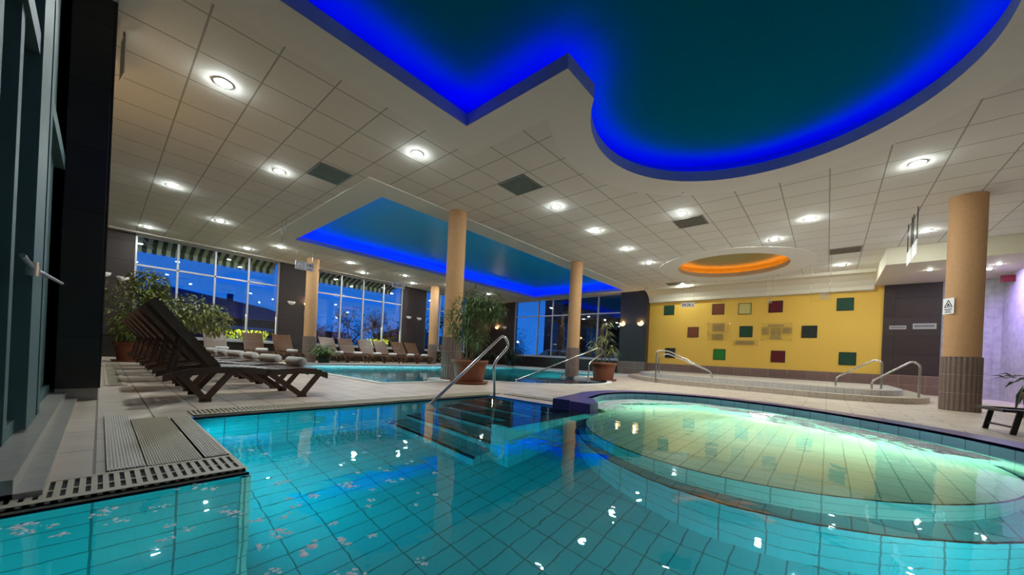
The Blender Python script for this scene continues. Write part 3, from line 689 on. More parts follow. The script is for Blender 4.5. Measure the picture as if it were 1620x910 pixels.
# ------------------------------------------------------------------ wooden loungers
def lounger(loc, rz, label, group, wm_):
    t = thing('sun_lounger', label, 'sun lounger', loc, rz, group)
    W = .335
    prof = [(0, .25), (.20, .31), (.43, .335), (.70, .330), (.95, .305), (1.20, .325), (1.42, .315), (1.57, .255)]
    for s_ in (-1, 1):
        r = MB(); x0, x1 = (s_*W-.018, s_*W+.018); vs = []
        for y, z in prof: vs += [(x0, y, z-.035), (x1, y, z-.035), (x1, y, z+.035), (x0, y, z+.035)]
        fs = []
        for i in range(len(prof)-1):
            for k in range(4): fs.append((4*i+k, 4*i+(k+1) % 4, 4*i+4+(k+1) % 4, 4*i+4+k))
        L_ = 4*(len(prof)-1); fs += [(3, 2, 1, 0), (L_, L_+1, L_+2, L_+3)]
        r.add(vs, fs); r.build('side_rail', wm_, t)
    sl_ = MB(); y = .47
    def zp(y):
        for (a, za), (b_, zb) in zip(prof, prof[1:]):
            if a <= y <= b_: return za + (zb-za)*(y-a)/(b_-a)
        return .28
    while y < 1.55: sl_.box(-W+.02, y, zp(y)+.018, W-.02, y+.05, zp(y)+.036); y += .066
    sl_.build('seat', wm_, t)
    d = Vector((0, -.51, .655)).normalized(); h = Vector((0, .43, .355)); n_ = Vector((0, .655, .51)).normalized()
    bk = MB()
    for s_ in (-1, 1): bk.bar(h + Vector((s_*(W-.045), 0, 0)), h + Vector((s_*(W-.045), 0, 0)) + d*.86, .035, .075)
    k = .05
    while k < .84: bk.bar(h + d*k + n_*.035 + Vector((-W+.02, 0, 0)), h + d*k + n_*.035 + Vector((W-.02, 0, 0)), .046, .016, side=d); k += .062
    bko = bk.build('backrest', wm_, t)
    pr = MB(); pr.bar(h + d*.42 + Vector((-.2, 0, 0)) - n_*.03, (-.2, .08, .27), .03, .03); pr.bar(h + d*.42 + Vector((.2, 0, 0)) - n_*.03, (.2, .08, .27), .03, .03)
    pr.bar((-W, .08, .26), (W, .08, .26), .04, .05); pr.build('backrest_prop', wm_, bko)
    for s_ in (-1, 1):
        for a, v, c_ in (((.13, .29), (.33, .02), (.55, .32)), ((.90, .30), (1.26, .02), (1.46, .29))):
            lg = MB(); X = s_*(W+.034)
            lg.bar((X, a[0], a[1]), (X, v[0], v[1]), .03, .06); lg.bar((X-s_*.012, c_[0], c_[1]), (X-s_*.012, v[0], v[1]), .03, .06)
            lg.bar((X, v[0]-.05, .017), (X, v[0]+.05, .017), .03, .034)
            lg.build('leg', wm_, t)
    return t
NL = [-5.30, -6.40, -7.45, -8.50, -9.60, -10.75, -11.9]
nlab = ['dark wooden lounger nearest the camera, seen from the side by the pool','second dark wooden lounger behind the nearest one','third dark wooden lounger in the row along the near wall','fourth dark wooden lounger in the row along the near wall','fifth dark wooden lounger in the row, half hidden by raised backrests','sixth dark wooden lounger in the row, before the leafy shrub','last dark wooden lounger of the row, against the leafy shrub']
base = None
for i, x in enumerate(NL):
    if base is None: base = lounger((x, .42, 0), 0, nlab[0], 'dark loungers in the row by the near wall', 'wood')
    else: dup(base, (x, .42, 0), 0, nlab[i])
WY = [(2.67, 1), (3.80, 1), (4.78, 1), (6.5, 0), (7.3, 0), (8.2, 0), (8.97, 0), (9.93, 0), (10.72, 0), (12.9, 0), (13.8, 0)]
wlab = ['brown lounger facing the pool under the first window, leftmost of three','brown lounger facing the pool under the first window, middle of three','brown lounger facing the pool beside the first dark pillar','brown lounger just right of the left peach column and fern','brown lounger second from the left peach column','brown lounger third from the left peach column','brown lounger in the middle of the second window with yellow plant behind its left','brown lounger below the yellow plants, second before the dark pillar','brown lounger in front of the second dark pillar, with pale sheen','brown lounger behind the far slim column','brown lounger in the far corner behind the near peach column']
base2 = None
for i, (y, g_) in enumerate(WY):
    if base2 is None: base2 = lounger((-16.5, y, 0), -PI/2, wlab[0], 'brown loungers in front of the windows', 'wood2')
    else: dup(base2, (-16.5, y, 0), -PI/2, wlab[i])
# towels
def towel(loc, rz, lb, r_=.058, L_=.40):
    tm = MB(); prof = [(.001, 0), (r_*.8, 0), (r_, .012), (r_*1.02, L_*.5), (r_, L_-.012), (r_*.8, L_), (.001, L_)]
    tm.lathe(prof, (0, 0, -L_/2), 20, cap=False)
    for j, q in enumerate((.75, .5, .28)):
        tm.lathe([(r_*q, 0), (r_*q+.004, -.004), (r_*q+.008, 0)], (0, 0, -L_/2), 16, cap=False)
    tm.box(r_-.006, -.03, -L_/2+.01, r_+.004, .02, L_/2-.01)
    o = tm.build('rolled_towel', 'towel'); o.rotation_euler = (0, PI/2, rz); o.location = loc
    return tag(o, lb, 'towel', 'rolled white towels')
nt_ = ['nearest','second','third','fourth','fifth','sixth']
for i, x in enumerate(NL[:6]):
    towel((x-.02, 1.72, .428), .25 if i % 2 else .05, 'rolled white towel on the %s dark wooden lounger of the near row' % nt_[i], .060, .42)
wt = ['left','middle','right']
for i, (y, g_) in enumerate(WY[:9]):
    lb = 'rolled white towel on the %s lounger under the first window' % wt[i] if i < 3 else 'rolled white towel on the %s brown lounger right of the left peach column' % ['first','second','third','fourth','fifth','sixth'][i-3]
    towel((-15.25, y+.02, .418), PI/2, lb, .06, .36)

# black lounger at the right edge
bl = thing('metal_lounger', 'dark green metal lounger frame at the right edge beside the pool rim', 'sun lounger', (1.45, 7.3, 0))
fr = MB(); fr.bar((0, .1, .27), (1.7, .75, .27), .03, .035, side=(0, 0, 1)); fr.bar((.1, -.42, .27), (1.9, .1, .27), .03, .035, side=(0, 0, 1)); fr.bar((0, .1, .27), (.1, -.42, .27), .035, .03, side=(0, 0, 1)); fr.build('frame', 'black', bl)
sg = MB()
for k in range(14): a = k/14; sg.bar((.06+1.7*a, .1+.6*a-.02, .262), (.16+1.7*a, -.38+.5*a, .262), .09, .012, side=(1, .3, 0))
sg.build('seat', 'black', bl)
for x, y in ((.12, .12), (.22, -.36), (1.5, .62), (1.6, 0)):
    MB().bar((x, y, .26), (x-.05, y-.02, 0), .045, .03).build('leg', 'black', bl)
MB().bar((.1, .1, .08), (.2, -.36, .08), .025, .02).build('stretcher', 'black', bl)

# ------------------------------------------------------------------ wall lamps
def sconce(x, y, z, rz, lb, lit, r_=.15):
    t = thing('wall_lamp', lb, 'wall lamp', (x, y, z), rz, 'half-bowl wall lamps')      # local +x points out of the wall
    m = MB(); n = 16; rows = 6; vs = []; fs = []
    for j in range(rows+1):
        ph = (PI/2)*j/rows; zz = -math.sin(ph)*r_*.95; q = math.cos(ph)*r_
        for k in range(n+1):
            a = -PI/2 + PI*k/n; vs.append((q*math.cos(a)*.85, q*math.sin(a), zz))
    for j in range(rows):
        for k in range(n): fs.append((j*(n+1)+k, j*(n+1)+k+1, (j+1)*(n+1)+k+1, (j+1)*(n+1)+k))
    m.add(vs, fs, 0, True); m.build('glass_bowl', 'shade' if lit else 'shadeoff', t)
    b = MB().box(0, -r_*.95, -.004, .02, r_*.95, .012); b.box(-.005, -.05, -.12, .012, .05, .0); b.build('wall_bracket', 'lampring', t)
    if lit:
        ld = bpy.data.lights.new('wall_lamp_bulb', 'POINT'); ld.energy = 9; ld.color = (1, .62, .28); ld.shadow_soft_size = .04
        o = bpy.data.objects.new('wall_lamp_bulb', ld); COL.objects.link(o); o.parent = t; o.location = (r_*.7, 0, .06)
sconce(-6.45, -.27, 2.42, PI/2, 'big lit wall lamp beside the black pillar at the upper left', True, .17)
sconce(-7.45, -.27, 2.42, PI/2, 'lit wall lamp just below and behind the big one at the upper left', True, .17)
sconce(-16.97, .02, 2.62, 0, 'unlit wall lamp on the brown corner pillar, half hidden by the black pillar', False)
sconce(-16.97, .42, 2.55, 0, 'unlit wall lamp peeking out above the leafy shrub', False)
sconce(-16.97, 5.22, 2.45, 0, 'unlit wall lamp on the first dark pillar between windows, left one', False)
sconce(-16.97, 5.85, 2.45, 0, 'lit wall lamp on the first dark pillar, right one beside the peach column', True)
sconce(-16.97, 10.85, 2.45, 0, 'unlit wall lamp on the second dark pillar, left one', False)
sconce(-16.97, 11.50, 2.45, 0, 'unlit wall lamp on the second dark pillar, right one', False)
sconce(-15.75, 17.17, 2.45, -PI/2, 'unlit wall lamp on the far corner pillar', False)
sconce(-16.45, 17.17, 2.45, -PI/2, 'lit wall lamp in the far corner behind the bamboo plant', True)
sconce(-8.55+.9, 16.85, 2.46, -PI/2, 'lit wall lamp on the dark pillar left of the yellow wall, left one', True)
sconce(-6.75, 16.85, 2.46, -PI/2, 'lit wall lamp on the dark pillar left of the yellow wall, right one', True)

# ------------------------------------------------------------------ glass blocks and signs on the yellow wall
def gblock(x, z, mt, lb):
    t = thing('glass_block', lb, 'glass block', (x, NY, z), group='square coloured glass blocks in the yellow wall')
    MB().box(-.21, -.012, -.21, .21, .01, .21).build('pane', mt, t)
    f_ = MB()
    for q in ((-.225, -.225, .225, -.205), (-.225, .205, .225, .225), (-.225, -.205, -.205, .205), (.205, -.205, .225, .205)): f_.box(q[0], -.02, q[1], q[2], .01, q[3])
    f_.build('frame', 'glassblack', t)
for x, z, mt, lb in [(-5.58,3.05,'glassgreen','dark green glass block at the top left of the yellow wall'),(-3.58,3.0,'glassbrown','brown glass block in the top row, second from the left'),(-2.62,2.97,'glassolive','olive glass block in the top row, nearly wall coloured'),(-1.60,3.0,'glassred','dark red glass block in the top row'),(.38,2.98,'glassgreen','green glass block at the top right of the yellow wall'),(-4.52,2.03,'glassbrown','brown-red glass block at the left of the middle row'),(-2.54,2.04,'glassgreen','green glass block between the two framed notices'),(-.56,2.02,'glassblack','blackish glass block at the right of the middle row'),(-5.45,1.08,'glassblack','dark glass block at the bottom left behind the handrail'),(-3.46,1.08,'glassbright','bright green glass block in the bottom row'),(-1.46,1.07,'glassred','dark red glass block in the bottom row'),(.50,1.07,'glassgreen','dark green glass block at the bottom right')]:
    gblock(x, z, mt, lb)
def notice(x0, x1, z0, z1, lb, rows, dy=.03):
    t = thing('wall_notice', lb, 'notice', ((x0+x1)/2, NY-dy, (z0+z1)/2)); a, b_ = (x1-x0)/2, (z1-z0)/2
    MB().box(-a, -.004, -b_, a, 0, b_).build('acrylic_plate', 'plate', t)
    m = MB(); rn = random.Random(int(x0*100))
    for (u0, u1, v0, v1, n_) in rows:
        for k in range(n_):
            v = v0 + (v1-v0)*(k+.5)/n_; e_ = (v1-v0)/n_*.3; q = u0
            while q < u1-.01:
                l_ = .02+.05*rn.random(); m.box(q*a, -.007, v*b_-e_*b_, min(q+l_*1.2, u1)*a, -.0045, v*b_+e_*b_); q += l_*1.2+.025
    m.build('printed_lines', mat('faded_print', (.22, .17, .10), .7), t)
    pn = MB()
    for sx_, sz_ in ((-1,-1),(1,-1),(-1,1),(1,1)): pn.lathe([(.012, -.01), (.012, .004)], (0, 0, 0), 8)
    s_ = MB()
    for sx_, sz_ in ((-1,-1),(1,-1),(-1,1),(1,1)): s_.box(sx_*(a-.03)-.012, -.01, sz_*(b_-.03)-.012, sx_*(a-.03)+.012, .03, sz_*(b_-.03)+.012)
    s_.build('spacer', 'steel', t)
notice(-3.95, -3.09, 2.02, 2.42, 'clear plate with printed lines, upper of two left of the green block', [(-.55, .5, -.8, .9, 7)])
notice(-3.95, -3.09, 1.68, 2.0, 'clear plate with printed lines, lower of two left of the green block', [(-.55, .4, -.9, .8, 6)])
notice(-2.03, -1.05, 1.68, 2.38, 'wide clear notice with block of dark print on the yellow wall', [(-.55, .45, .55, .8, 2), (-.95, -.5, -.35, .5, 5), (-.35, -.05, -.6, .45, 7), (.0, .3, -.6, .45, 7), (.4, .95, -.2, .45, 4), (-.4, .35, -.85, -.6, 1)])
notice(-2.98, -2.12, 1.46, 1.72, 'small clear plate with faded print below the green block', [(-.8, .7, -.6, .7, 4)])
def hang_sign(name, lb, x, y, z, wd, ht, rz, txt, ceil=CEIL, plate='sign'):
    t = thing('hanging_sign', lb, 'hanging sign', (x, y, z), rz)    # faces local +x... text on the +x side
    MB().box(-.005, -wd/2, -ht/2, .005, wd/2, ht/2).build('plate', plate, t)
    wr = MB()
    for s_ in (-1, 1): wr.tube([(0, s_*wd*.42, ht/2), (0, s_*wd*.42, ceil-z)], .005, 6); wr.box(-.012, s_*wd*.42-.012, ht/2-.03, .012, s_*wd*.42+.012, ht/2+.01)
    wr.build('suspension_rod', 'steel', t)
    for body, size, oy, oz, nm in txt: text_mesh(body, size, nm, 'ink', t, (.0065, oy, oz), (PI/2, 0, PI/2), bold=.0015)
    return t
hang_sign('', 'white hanging sign reading 26-28 c over the window loungers', -14.14, 8.45, 3.44, .60, .24, 0, [('26-28 c', .17, 0, 0, 'lettering')])
h1 = hang_sign('', 'white hanging sign with swimmer icon reading 140 cm, by the left peach column', -14.13, 4.71, 3.46, .60, .28, 0, [('140', .16, .17, .05, 'lettering'), ('cm', .12, .17, -.08, 'lettering')])
ic = MB()
for q in ((-.27, -.11, -.03, -.10), (-.27, .10, -.03, .11), (-.27, -.11, -.26, .11), (-.04, -.11, -.03, .11)): ic.box(.005, q[0], q[1], .0075, q[2], q[3])
ic.box(.005, -.17, -.02, .0075, -.11, .0); ic.box(.005, -.22, -.08, .0075, -.08, -.07); ic.build('swimmer_icon', 'ink', h1)
def hang_sign_y(lb, x, y, z, wd, ht, txt, plate='sign'):
    t = thing('hanging_sign', lb, 'hanging sign', (x, y, z))
    MB().box(-wd/2, -.004, -ht/2, wd/2, .004, ht/2).build('plate', plate, t)
    wr = MB()
    for s_ in (-1, 1): wr.tube([(s_*wd*.42, 0, ht/2), (s_*wd*.42, 0, CEIL-z)], .004, 6)
    wr.build('suspension_rod', 'steel', t)
    for body, size, ox, oz in txt: text_mesh(body, size, 'lettering', 'ink', t, (ox, -.006, oz), (PI/2, 0, 0), bold=.003)
    return t
hang_sign_y('white hanging sign reading 34-36 c before the yellow wall', -4.46, 16.0, 3.07, .52, .20, [('34-36 c', .15, 0, 0)])
for (x, y, z, wd, ht, lb) in [(-.24, 14.0, 2.80, .50, .30, 'small clear hanging notice with two text lines near the right of the yellow wall'), (-1.71, 16.0, 3.06, .24, .26, 'small clear hanging notice beside the dark red top block')]:
    t = hang_sign_y(lb, x, y, z, wd, ht, [], 'plate')
    q = MB()
    for k in range(4): q.box(-wd*.05, -.008, ht*.25-.05*k, wd*.42, -.005, ht*.25-.05*k+.022)
    q.build('printed_lines', 'metalsign', t)
for (y0, lb) in [(11.62, 'left one of two white hanging signs seen edge-on near the right column'), (12.0, 'right one of two white hanging signs seen edge-on near the right column')]:
    t = thing('hanging_sign', lb, 'hanging sign', (1.25, y0 if y0 < 11.9 else 10.95, 3.2), group=None)
    MB().box(-.004, -.28, -.15, .004, .28, .15).build('plate', 'sign', t)
    q = MB()
    for s_ in (-.24, .24): q.tube([(0, s_, .15), (0, s_, .80)], .008, 6)
    q.build('suspension_rod', 'black', t)
t = thing('hanging_sign', 'narrow hanging sign seen edge-on at the top left below the ceiling', 'hanging sign', (-5.95, .07, 3.72))
MB().box(-.12, -.004, -.22, .12, .004, .22).build('plate', 'sign', t); t.scale = (1, 1, 1)
q = MB()
for k in range(5): q.box(-.08, .004, -.15+.07*k, .08, .006, -.12+.07*k)
q.build('printed_marks', 'metalsign', t); MB().tube([(0, 0, .22), (0, 0, .28)], .006, 6).build('suspension_rod', 'black', t)
t.rotation_euler = (0, 0, math.radians(7))
t = thing('hanging_rods', 'pair of thin ceiling rods beside the turquoise recess corner', 'ceiling rods', (-11.0, 3.12, CEIL))
for dx in (-.16, .16): MB().tube([(dx, 0, 0), (dx, 0, -.42)], .007, 6).build('rod', 'steel', t)
MB().box(-.18, -.003, -.62, .18, .003, -.42).build('clear_plate', 'plate', t)
# warning sign on the right column
t = thing('warning_sign', 'white warning sign with black triangle on the right peach column', 'sign', (1.87, 10.6, 1.95), math.radians(-148))
# local +x points toward the camera side
MB().box(.240, -.10, -.15, .246, .10, .15).build('plate', 'sign', t)
tr = MB(); P3 = [Vector((.248, -.07, -.02)), Vector((.248, .07, -.02)), Vector((.248, 0, .11))]
for i in range(3): tr.bar(P3[i], P3[(i+1) % 3], .004, .012)
tr.box(.247, -.03, .0, .249, .03, .02); tr.box(.247, -.012, .0, .249, .012, .05); tr.build('triangle', 'ink', t)
tl = MB(); tl.box(.247, -.07, -.07, .249, .07, -.055); tl.box(.247, -.05, -.10, .249, .05, -.088); tl.box(.247, -.06, -.125, .249, .06, -.115); tl.build('text_lines', 'ink', t)
for x0, x1, z0, z1, lb in [(1.48, 1.86, 2.08, 2.20, 'smaller grey plate on the dark brown panel'), (2.0, 2.5, 2.08, 2.26, 'larger grey plate on the dark brown panel')]:
    t = thing('wall_plate', lb, 'sign', ((x0+x1)/2, NY-.055, (z0+z1)/2)); a, b_ = (x1-x0)/2, (z1-z0)/2
    MB().box(-a, -.008, -b_, a, 0, b_).build('plate', 'metalsign', t)
    q = MB(); k = -a*.85
    while k < a*.8: q.box(k, -.010, -b_*.3, k+.02, -.008, b_*.4); k += .033
    q.build('lettering', 'ink', t)
t = thing('exit_box', 'dark red sign box high on the far right', 'sign', (3.62, 16.3, 3.38))
MB().box(-.12, -.02, -.09, .12, .02, .09).build('case', 'glassred', t)
t = thing('thermometer_plate', 'small plate below the lit lamp on the first dark pillar', 'sign', (-16.95, 5.85, 2.0))
MB().box(0, -.13, -.16, .012, .13, .16).build('plate', 'metalsign', t); q = MB(); q.box(.012, -.1, -.01, .014, .1, .01); q.box(.012, -.1, .06, .014, .1, .08); q.box(.012, -.1, -.1, .014, .1, -.08); q.build('printed_lines', 'ink', t)
t = thing('brass_lamp', 'small gold striped box lamp on the near wall above the lit wall lamps', 'wall lamp', (-6.4, -.22, 3.05))
q = MB(); q.box(-.1, -.05, -.17, .1, .17, .17); q.build('case', 'metalsign', t)
q = MB()
for k in range(4): q.box(-.103+.0, -.04, -.14+.08*k, .105, .175, -.10+.08*k)
q.build('glowing_slats', mat('gold_glow', (.6, .45, .1), .4, emit=(1, .7, .15), estr=.8), t)
t = thing('window_stay', 'pale jointed stay bar reaching from the left teal window frame', 'bar', (-2.5, -.22, .9))
q = MB(); q.tube([(0, 0, .06), (-.1, .02, .02), (-.35, .03, .03), (-1.8, .02, .12)], .010, 8); q.build('bar', 'frame', t)
MB().lathe([(.02, -.03), (.02, .03)], (-.1, .02, .02), 10).build('joint', 'steel', t)

# ------------------------------------------------------------------ potted plants
def pot(t, r_, h_, mt='terra', saucer=True):
    t = MB().lathe([(r_*.78, 0.02), (r_*.9, h_*.6), (r_*.96, h_*.86), (r_*1.04, h_*.86), (r_*1.06, h_), (r_*.96, h_), (r_*.93, h_*.9)], n=32, cap=False).build('pot', mt, t)
    MB().lathe([(r_*.95, h_*.9), (.001, h_*.93)], n=32, cap=False).build('soil', 'soil', t)
    if saucer: MB().lathe([(.001, .0), (r_*1.0, .0), (r_*1.12, .05), (r_*1.08, .05), (r_*.95, .02)], n=32, cap=False).build('saucer', mt, t)
def leaf(mb, p, d, L_, w_, droop=.3, rn=random):
    d = Vector(d).normalized(); sd = d.cross(Vector((0, 0, 1)));
    if sd.length < .05: sd = Vector((1, 0, 0))
    sd.normalize(); p = Vector(p); a = p + d*L_*.45 + Vector((0, 0, -droop*L_*.12)); e_ = p + d*L_ + Vector((0, 0, -droop*L_*.55)); nn = sd.cross(d)*w_*.25
    mb.add([p, a+sd*w_/2+nn, a, a-sd*w_/2+nn, e_], [(0, 1, 2), (0, 2, 3), (1, 4, 2), (2, 4, 3)])
def bushy(lb, loc, r_, h_, clusters, nleaf, lsize, mt, stems, seed, cat='plant', name='potted_plant', potmt='terra', lw=.3):
    t = thing(name, lb, cat, loc); pot(t, r_, h_, potmt)
    rn = random.Random(seed); s_ = MB(); lf = MB()
    for (sx_, sy_, sz_) in stems:
        s_.tube([(rn.uniform(-.1, .1), rn.uniform(-.1, .1), h_*.9), (sx_*.4, sy_*.4, h_+(sz_-h_)*.4), (sx_, sy_, sz_)], [.022, .016, .006], 7)
    s_.build('stems', 'stem', t)
    for (cx, cy, cz, rx, rz_) in clusters:
        for k in range(int(nleaf)):
            while True:
                v = Vector((rn.uniform(-1, 1), rn.uniform(-1, 1), rn.uniform(-1, 1)))
                if .25 < v.length < 1: break
            p = Vector((cx+v.x*rx, cy+v.y*rx, cz+v.z*rz_));
            if loc[1] < 1 and p.y < -.62: continue
            d = Vector((v.x+rn.gauss(0, .6), v.y+rn.gauss(0, .6), v.z*.5+rn.gauss(-.1, .5)))
            leaf(lf, p, d, lsize*rn.uniform(.6, 1.3), lsize*lw*rn.uniform(.7, 1.2), rn.uniform(.2, 1.2))
    lf.build('foliage', mt, t); return t
bushy('big leafy shrub in a pot by the near wall, behind the row of loungers', (-14.0, .58, 0), .36, .52, [(0, .05, 1.5, .75, .75), (-.1, .5, 1.4, .7, .6), (-.3, 1.2, 1.45, .55, .55), (-.5, 1.75, 1.3, .45, .5), (0, .25, 2.1, .4, .45), (.2, 0.05, .95, .5, .4)], 720, .125, 'leaf2', [(0, .1, 1.6), (-.2, 1.0, 1.5), (-.4, 1.6, 1.3), (.05, .2, 2.1), (.2, -.1, 1.3)], 11, lw=.5)
bushy('tall bamboo-like potted plant in a big terracotta pot beside the near peach column', (-5.75, 5.22, 0), .37, .50, [(-.05, .05, 1.55, .42, .42), (.15, .15, 1.75, .42, .28), (-.28, -.1, 1.35, .3, .4), (.0, 0, 1.0, .36, .3), (.35, .28, 1.6, .25, .2)], 330, .17, 'leaf', [(0, 0, 1.75), (.25, .2, 1.7), (-.25, -.05, 1.5), (.4, .3, 1.6), (-.1, .1, 1.95)], 12, lw=.17)
yu = thing('potted_yucca', 'potted yucca with long drooping leaves in a terracotta pot by the right-hand peach column', 'plant', (-5.15, 10.15, 0)); pot(yu, .37, .55)
st_ = MB(); lf = MB(); rn = random.Random(5)
for (x, y, h_) in ((.06, 0, 1.75), (-.16, .05, 1.35), (.2, .08, 1.05), (-.3, -.12, 1.2)):
    st_.tube([(x*.5, y, .45), (x, y, h_)], .022, 8)
    for k in range(46):
        a = rn.uniform(0, 2*PI); z = h_ - rn.uniform(0, .55 if h_ > 1.3 else .3); leaf(lf, (x, y, z), (math.cos(a), math.sin(a), rn.uniform(.1, 1.2)), rn.uniform(.24, .42), .035, rn.uniform(.8, 2.0))
st_.build('stems', 'stem', yu); lf.build('foliage', 'leaf2', yu)
def fern(lb, loc, r_, L_, n_, seed, mt='leaf', h_=.28):
    t = thing('potted_fern', lb, 'plant', loc); pot(t, r_, h_, 'glassblack', False); rn = random.Random(seed); f_ = MB()
    for k in range(n_):
        a = rn.uniform(0, 2*PI); el = rn.uniform(.35, 1.4); d = Vector((math.cos(a)*math.cos(el), math.sin(a)*math.cos(el), math.sin(el))); p = Vector((rn.uniform(-.05, .05), rn.uniform(-.05, .05), h_*.95)); L2 = L_*rn.uniform(.6, 1.1)
        mid = p + d*L2*.55; leaf(f_, p, d, L2*.75, .045, .1); e_ = Vector((d.x, d.y, d.z*.2-.15)); leaf(f_, mid, e_, L2*.5, .04, .8)
    f_.build('fronds', mt, t)
fern('spiky green fern in a dark pot at the foot of the left peach column', (-14.42, 5.62, 0), .24, .78, 120, 21)
fern('spiky green fern in a dark pot beside the far slim column', (-14.55, 11.72, 0), .24, .78, 110, 22)
fern('dark spiky plant in the far corner by the back windows', (-14.0, 15.9, 0), .28, 1.2, 130, 23, 'leaf3', .35)
fern('dark plant in the far corner, left of the back windows', (-15.7, 15.9, 0), .26, .8, 110, 24, 'leaf3', .35)
t = bushy('potted plant with broad dark leaves at the right edge', (2.68, 10.2, 0), .22, .42, [(0, 0, .62, .42, .16)], 46, .30, 'leaf3', [(.2, 0, .7), (-.2, .1, .65), (0, -.2, .7)], 31, lw=.28)
for i in range(2): pass

# ------------------------------------------------------------------ outside
structure('floor', MB().box(-90, -40, -.5, WX-.3, 70, -.3), 'ground')
structure('floor', MB().box(WX-.3, NY+.4, -.5, 40, 70, -.3), 'ground')
def awning(lb, y0, y1):
    t = thing('striped_awning', lb, 'awning'); s = MB(); v = MB(); n_ = int((y1-y0)/.125)
    for k in range(n_):
        a, b_ = y0+(y1-y0)*k/n_, y0+(y1-y0)*(k+1)/n_
        s.add([(WX-.30, a, 4.30), (WX-.30, b_, 4.30), (WX-1.45, b_, 3.93), (WX-1.45, a, 3.93), (WX-.30, a, 4.27), (WX-.30, b_, 4.27), (WX-1.45, b_, 3.90), (WX-1.45, a, 3.90)], [(0, 1, 2, 3), (7, 6, 5, 4)], k % 2)
        m_ = (a+b_)/2; e_ = .0
        v.add([(WX-1.45, a, 3.93), (WX-1.45, b_, 3.93), (WX-1.47, b_, 3.72), (WX-1.48, m_, 3.66), (WX-1.47, a, 3.72)], [(0, 1, 2, 3, 4)], k % 2)
    s.build('canopy', ['awn_a', 'awn_b'], t); v.build('valance', ['awn_a', 'awn_b'], t)
    a_ = MB()
    for y in (y0+.3, (y0+y1)/2, y1-.3): a_.tube([(WX-.25, y, 3.95), (WX-1.4, y+.35, 3.87)], .025, 6)
    a_.build('folding_arm', 'frame', t)
awning('green and cream striped awning outside the first window', .5, 4.9)
awning('green and cream striped awning outside the second window', 6.1, 10.6)
def hedge(lb, y0, y1, seed):
    t = thing('flower_bed', lb, 'plant'); MB().box(WX-.75, y0-.05, -.3, WX-.35, y1+.05, .56).build('planter', 'awn_b', t); rn = random.Random(seed); f_ = MB()
    for k in range(int(520*(y1-y0))):
        p = (WX-.55+rn.uniform(-.15, .15), rn.uniform(y0, y1), .55+.55*rn.random()**1.3); leaf(f_, p, (rn.gauss(0, .5), rn.gauss(0, .5), 1), .10, .03, .1)
    f_.build('foliage', 'leafy', t)
    ld = bpy.data.lights.new('bed_light', 'AREA'); ld.energy = 45*(y1-y0); ld.size = .2; ld.color = (1, 1, .5); ld.shape = 'RECTANGLE'; ld.size_y = y1-y0
    o = bpy.data.objects.new('bed_light', ld); COL.objects.link(o); o.location = (WX-.5, (y0+y1)/2, 1.75); o.parent = t; o.rotation_euler = (0, 0, 0)
hedge('bright yellow-green plants outside the first window, between the loungers', 2.75, 4.6, 1)
hedge('bright yellow-green plants outside the second window', 8.7, 10.0, 2)
# house
hs = thing('house', 'house with plum hipped roof beyond the first window', 'house', (-44, 6.5, 0))
MB().box(-5, -6.5, -.4, 5, 6.2, 2.7).build('walls', 'housewall', hs)
r = MB(); r.add([(-6, -7, 2.7), (6, -7, 2.7), (6, 7, 2.7), (-6, 7, 2.7), (0, -3.2, 5.4), (0, 4.8, 4.3)], [(0, 1, 4), (1, 2, 5, 4), (2, 3, 5), (3, 0, 4, 5), (3, 2, 1, 0)]); r.build('roof', 'roof', hs)
MB().box(-.3, 1.5, 4.2, .3, 1.9, 5.3).build('chimney', 'housewall', hs)
for y in (-5, -2.5, 0, 2.5): MB().box(5.0, y-.5, .6, 5.05, y+.5, 1.7).build('window', 'glassgreen', hs)
t = thing('board_fence', 'long dark board fence beyond the windows', 'fence'); MB().box(-36, -6, -.4, -35.9, 16, 2.1).build('boards', 'fence', t)
bs = thing('parked_van', 'pale blue van parked behind the loungers outside', 'van', (-31, 7.3, -.3))
b_ = MB(); pr_ = [(-2.4, .3), (2.4, .3), (2.45, 1.1), (1.9, 1.35), (1.5, 2.0), (-2.3, 2.05), (-2.45, 1.2)]
b_.add([(x, y, z) for x in (-.9, .9) for y, z in pr_], [tuple(range(7))[::-1], tuple(range(7, 14))] + [(i, (i+1) % 7, 7+(i+1) % 7, 7+i) for i in range(7)]); vbo = b_.build('body', 'bus', bs)
wi = MB()
for k in range(4): wi.box(.9, -2.0+.85*k, 1.35, .92, -1.3+.85*k, 1.85)
wi.build('side_window', 'black', vbo)
for y in (-1.5, 1.5):
    wh = MB(); wh.tube([(.8, y, .33), (.95, y, .33)], .33, 20); wh.build('wheel', 'black', bs)
def tree(lb, x, y, h_, seed, spread=1.0, mt='bark', n0=7):
    t = thing('bare_tree', lb, 'tree', (x, y, -.3)); rn = random.Random(seed); m = MB()
    def br(p, d, L_, r_, lev):
        q = p + d*L_; m.tube([p, p+d*L_*.5+Vector((rn.gauss(0, .05), rn.gauss(0, .05), 0))*L_, q], [r_, r_*.8, r_*.55], 5, caps=False)
        if lev == 0: return
        for k in range(3 if lev > 2 else 4):
            dd = (d + Vector((rn.gauss(0, .55)*spread, rn.gauss(0, .55)*spread, rn.gauss(.12, .3)))).normalized(); br(p + d*L_*rn.uniform(.55, 1), dd, L_*rn.uniform(.55, .8), r_*.55, lev-1)
    br(Vector((0, 0, 0)), Vector((0, 0, 1)), h_*.32, h_*.018, 5); m.build('branches', mt, t)
tree('bare tree at the right of the first window, beside the dark pillar', -27, 9.2, 4.6, 1)
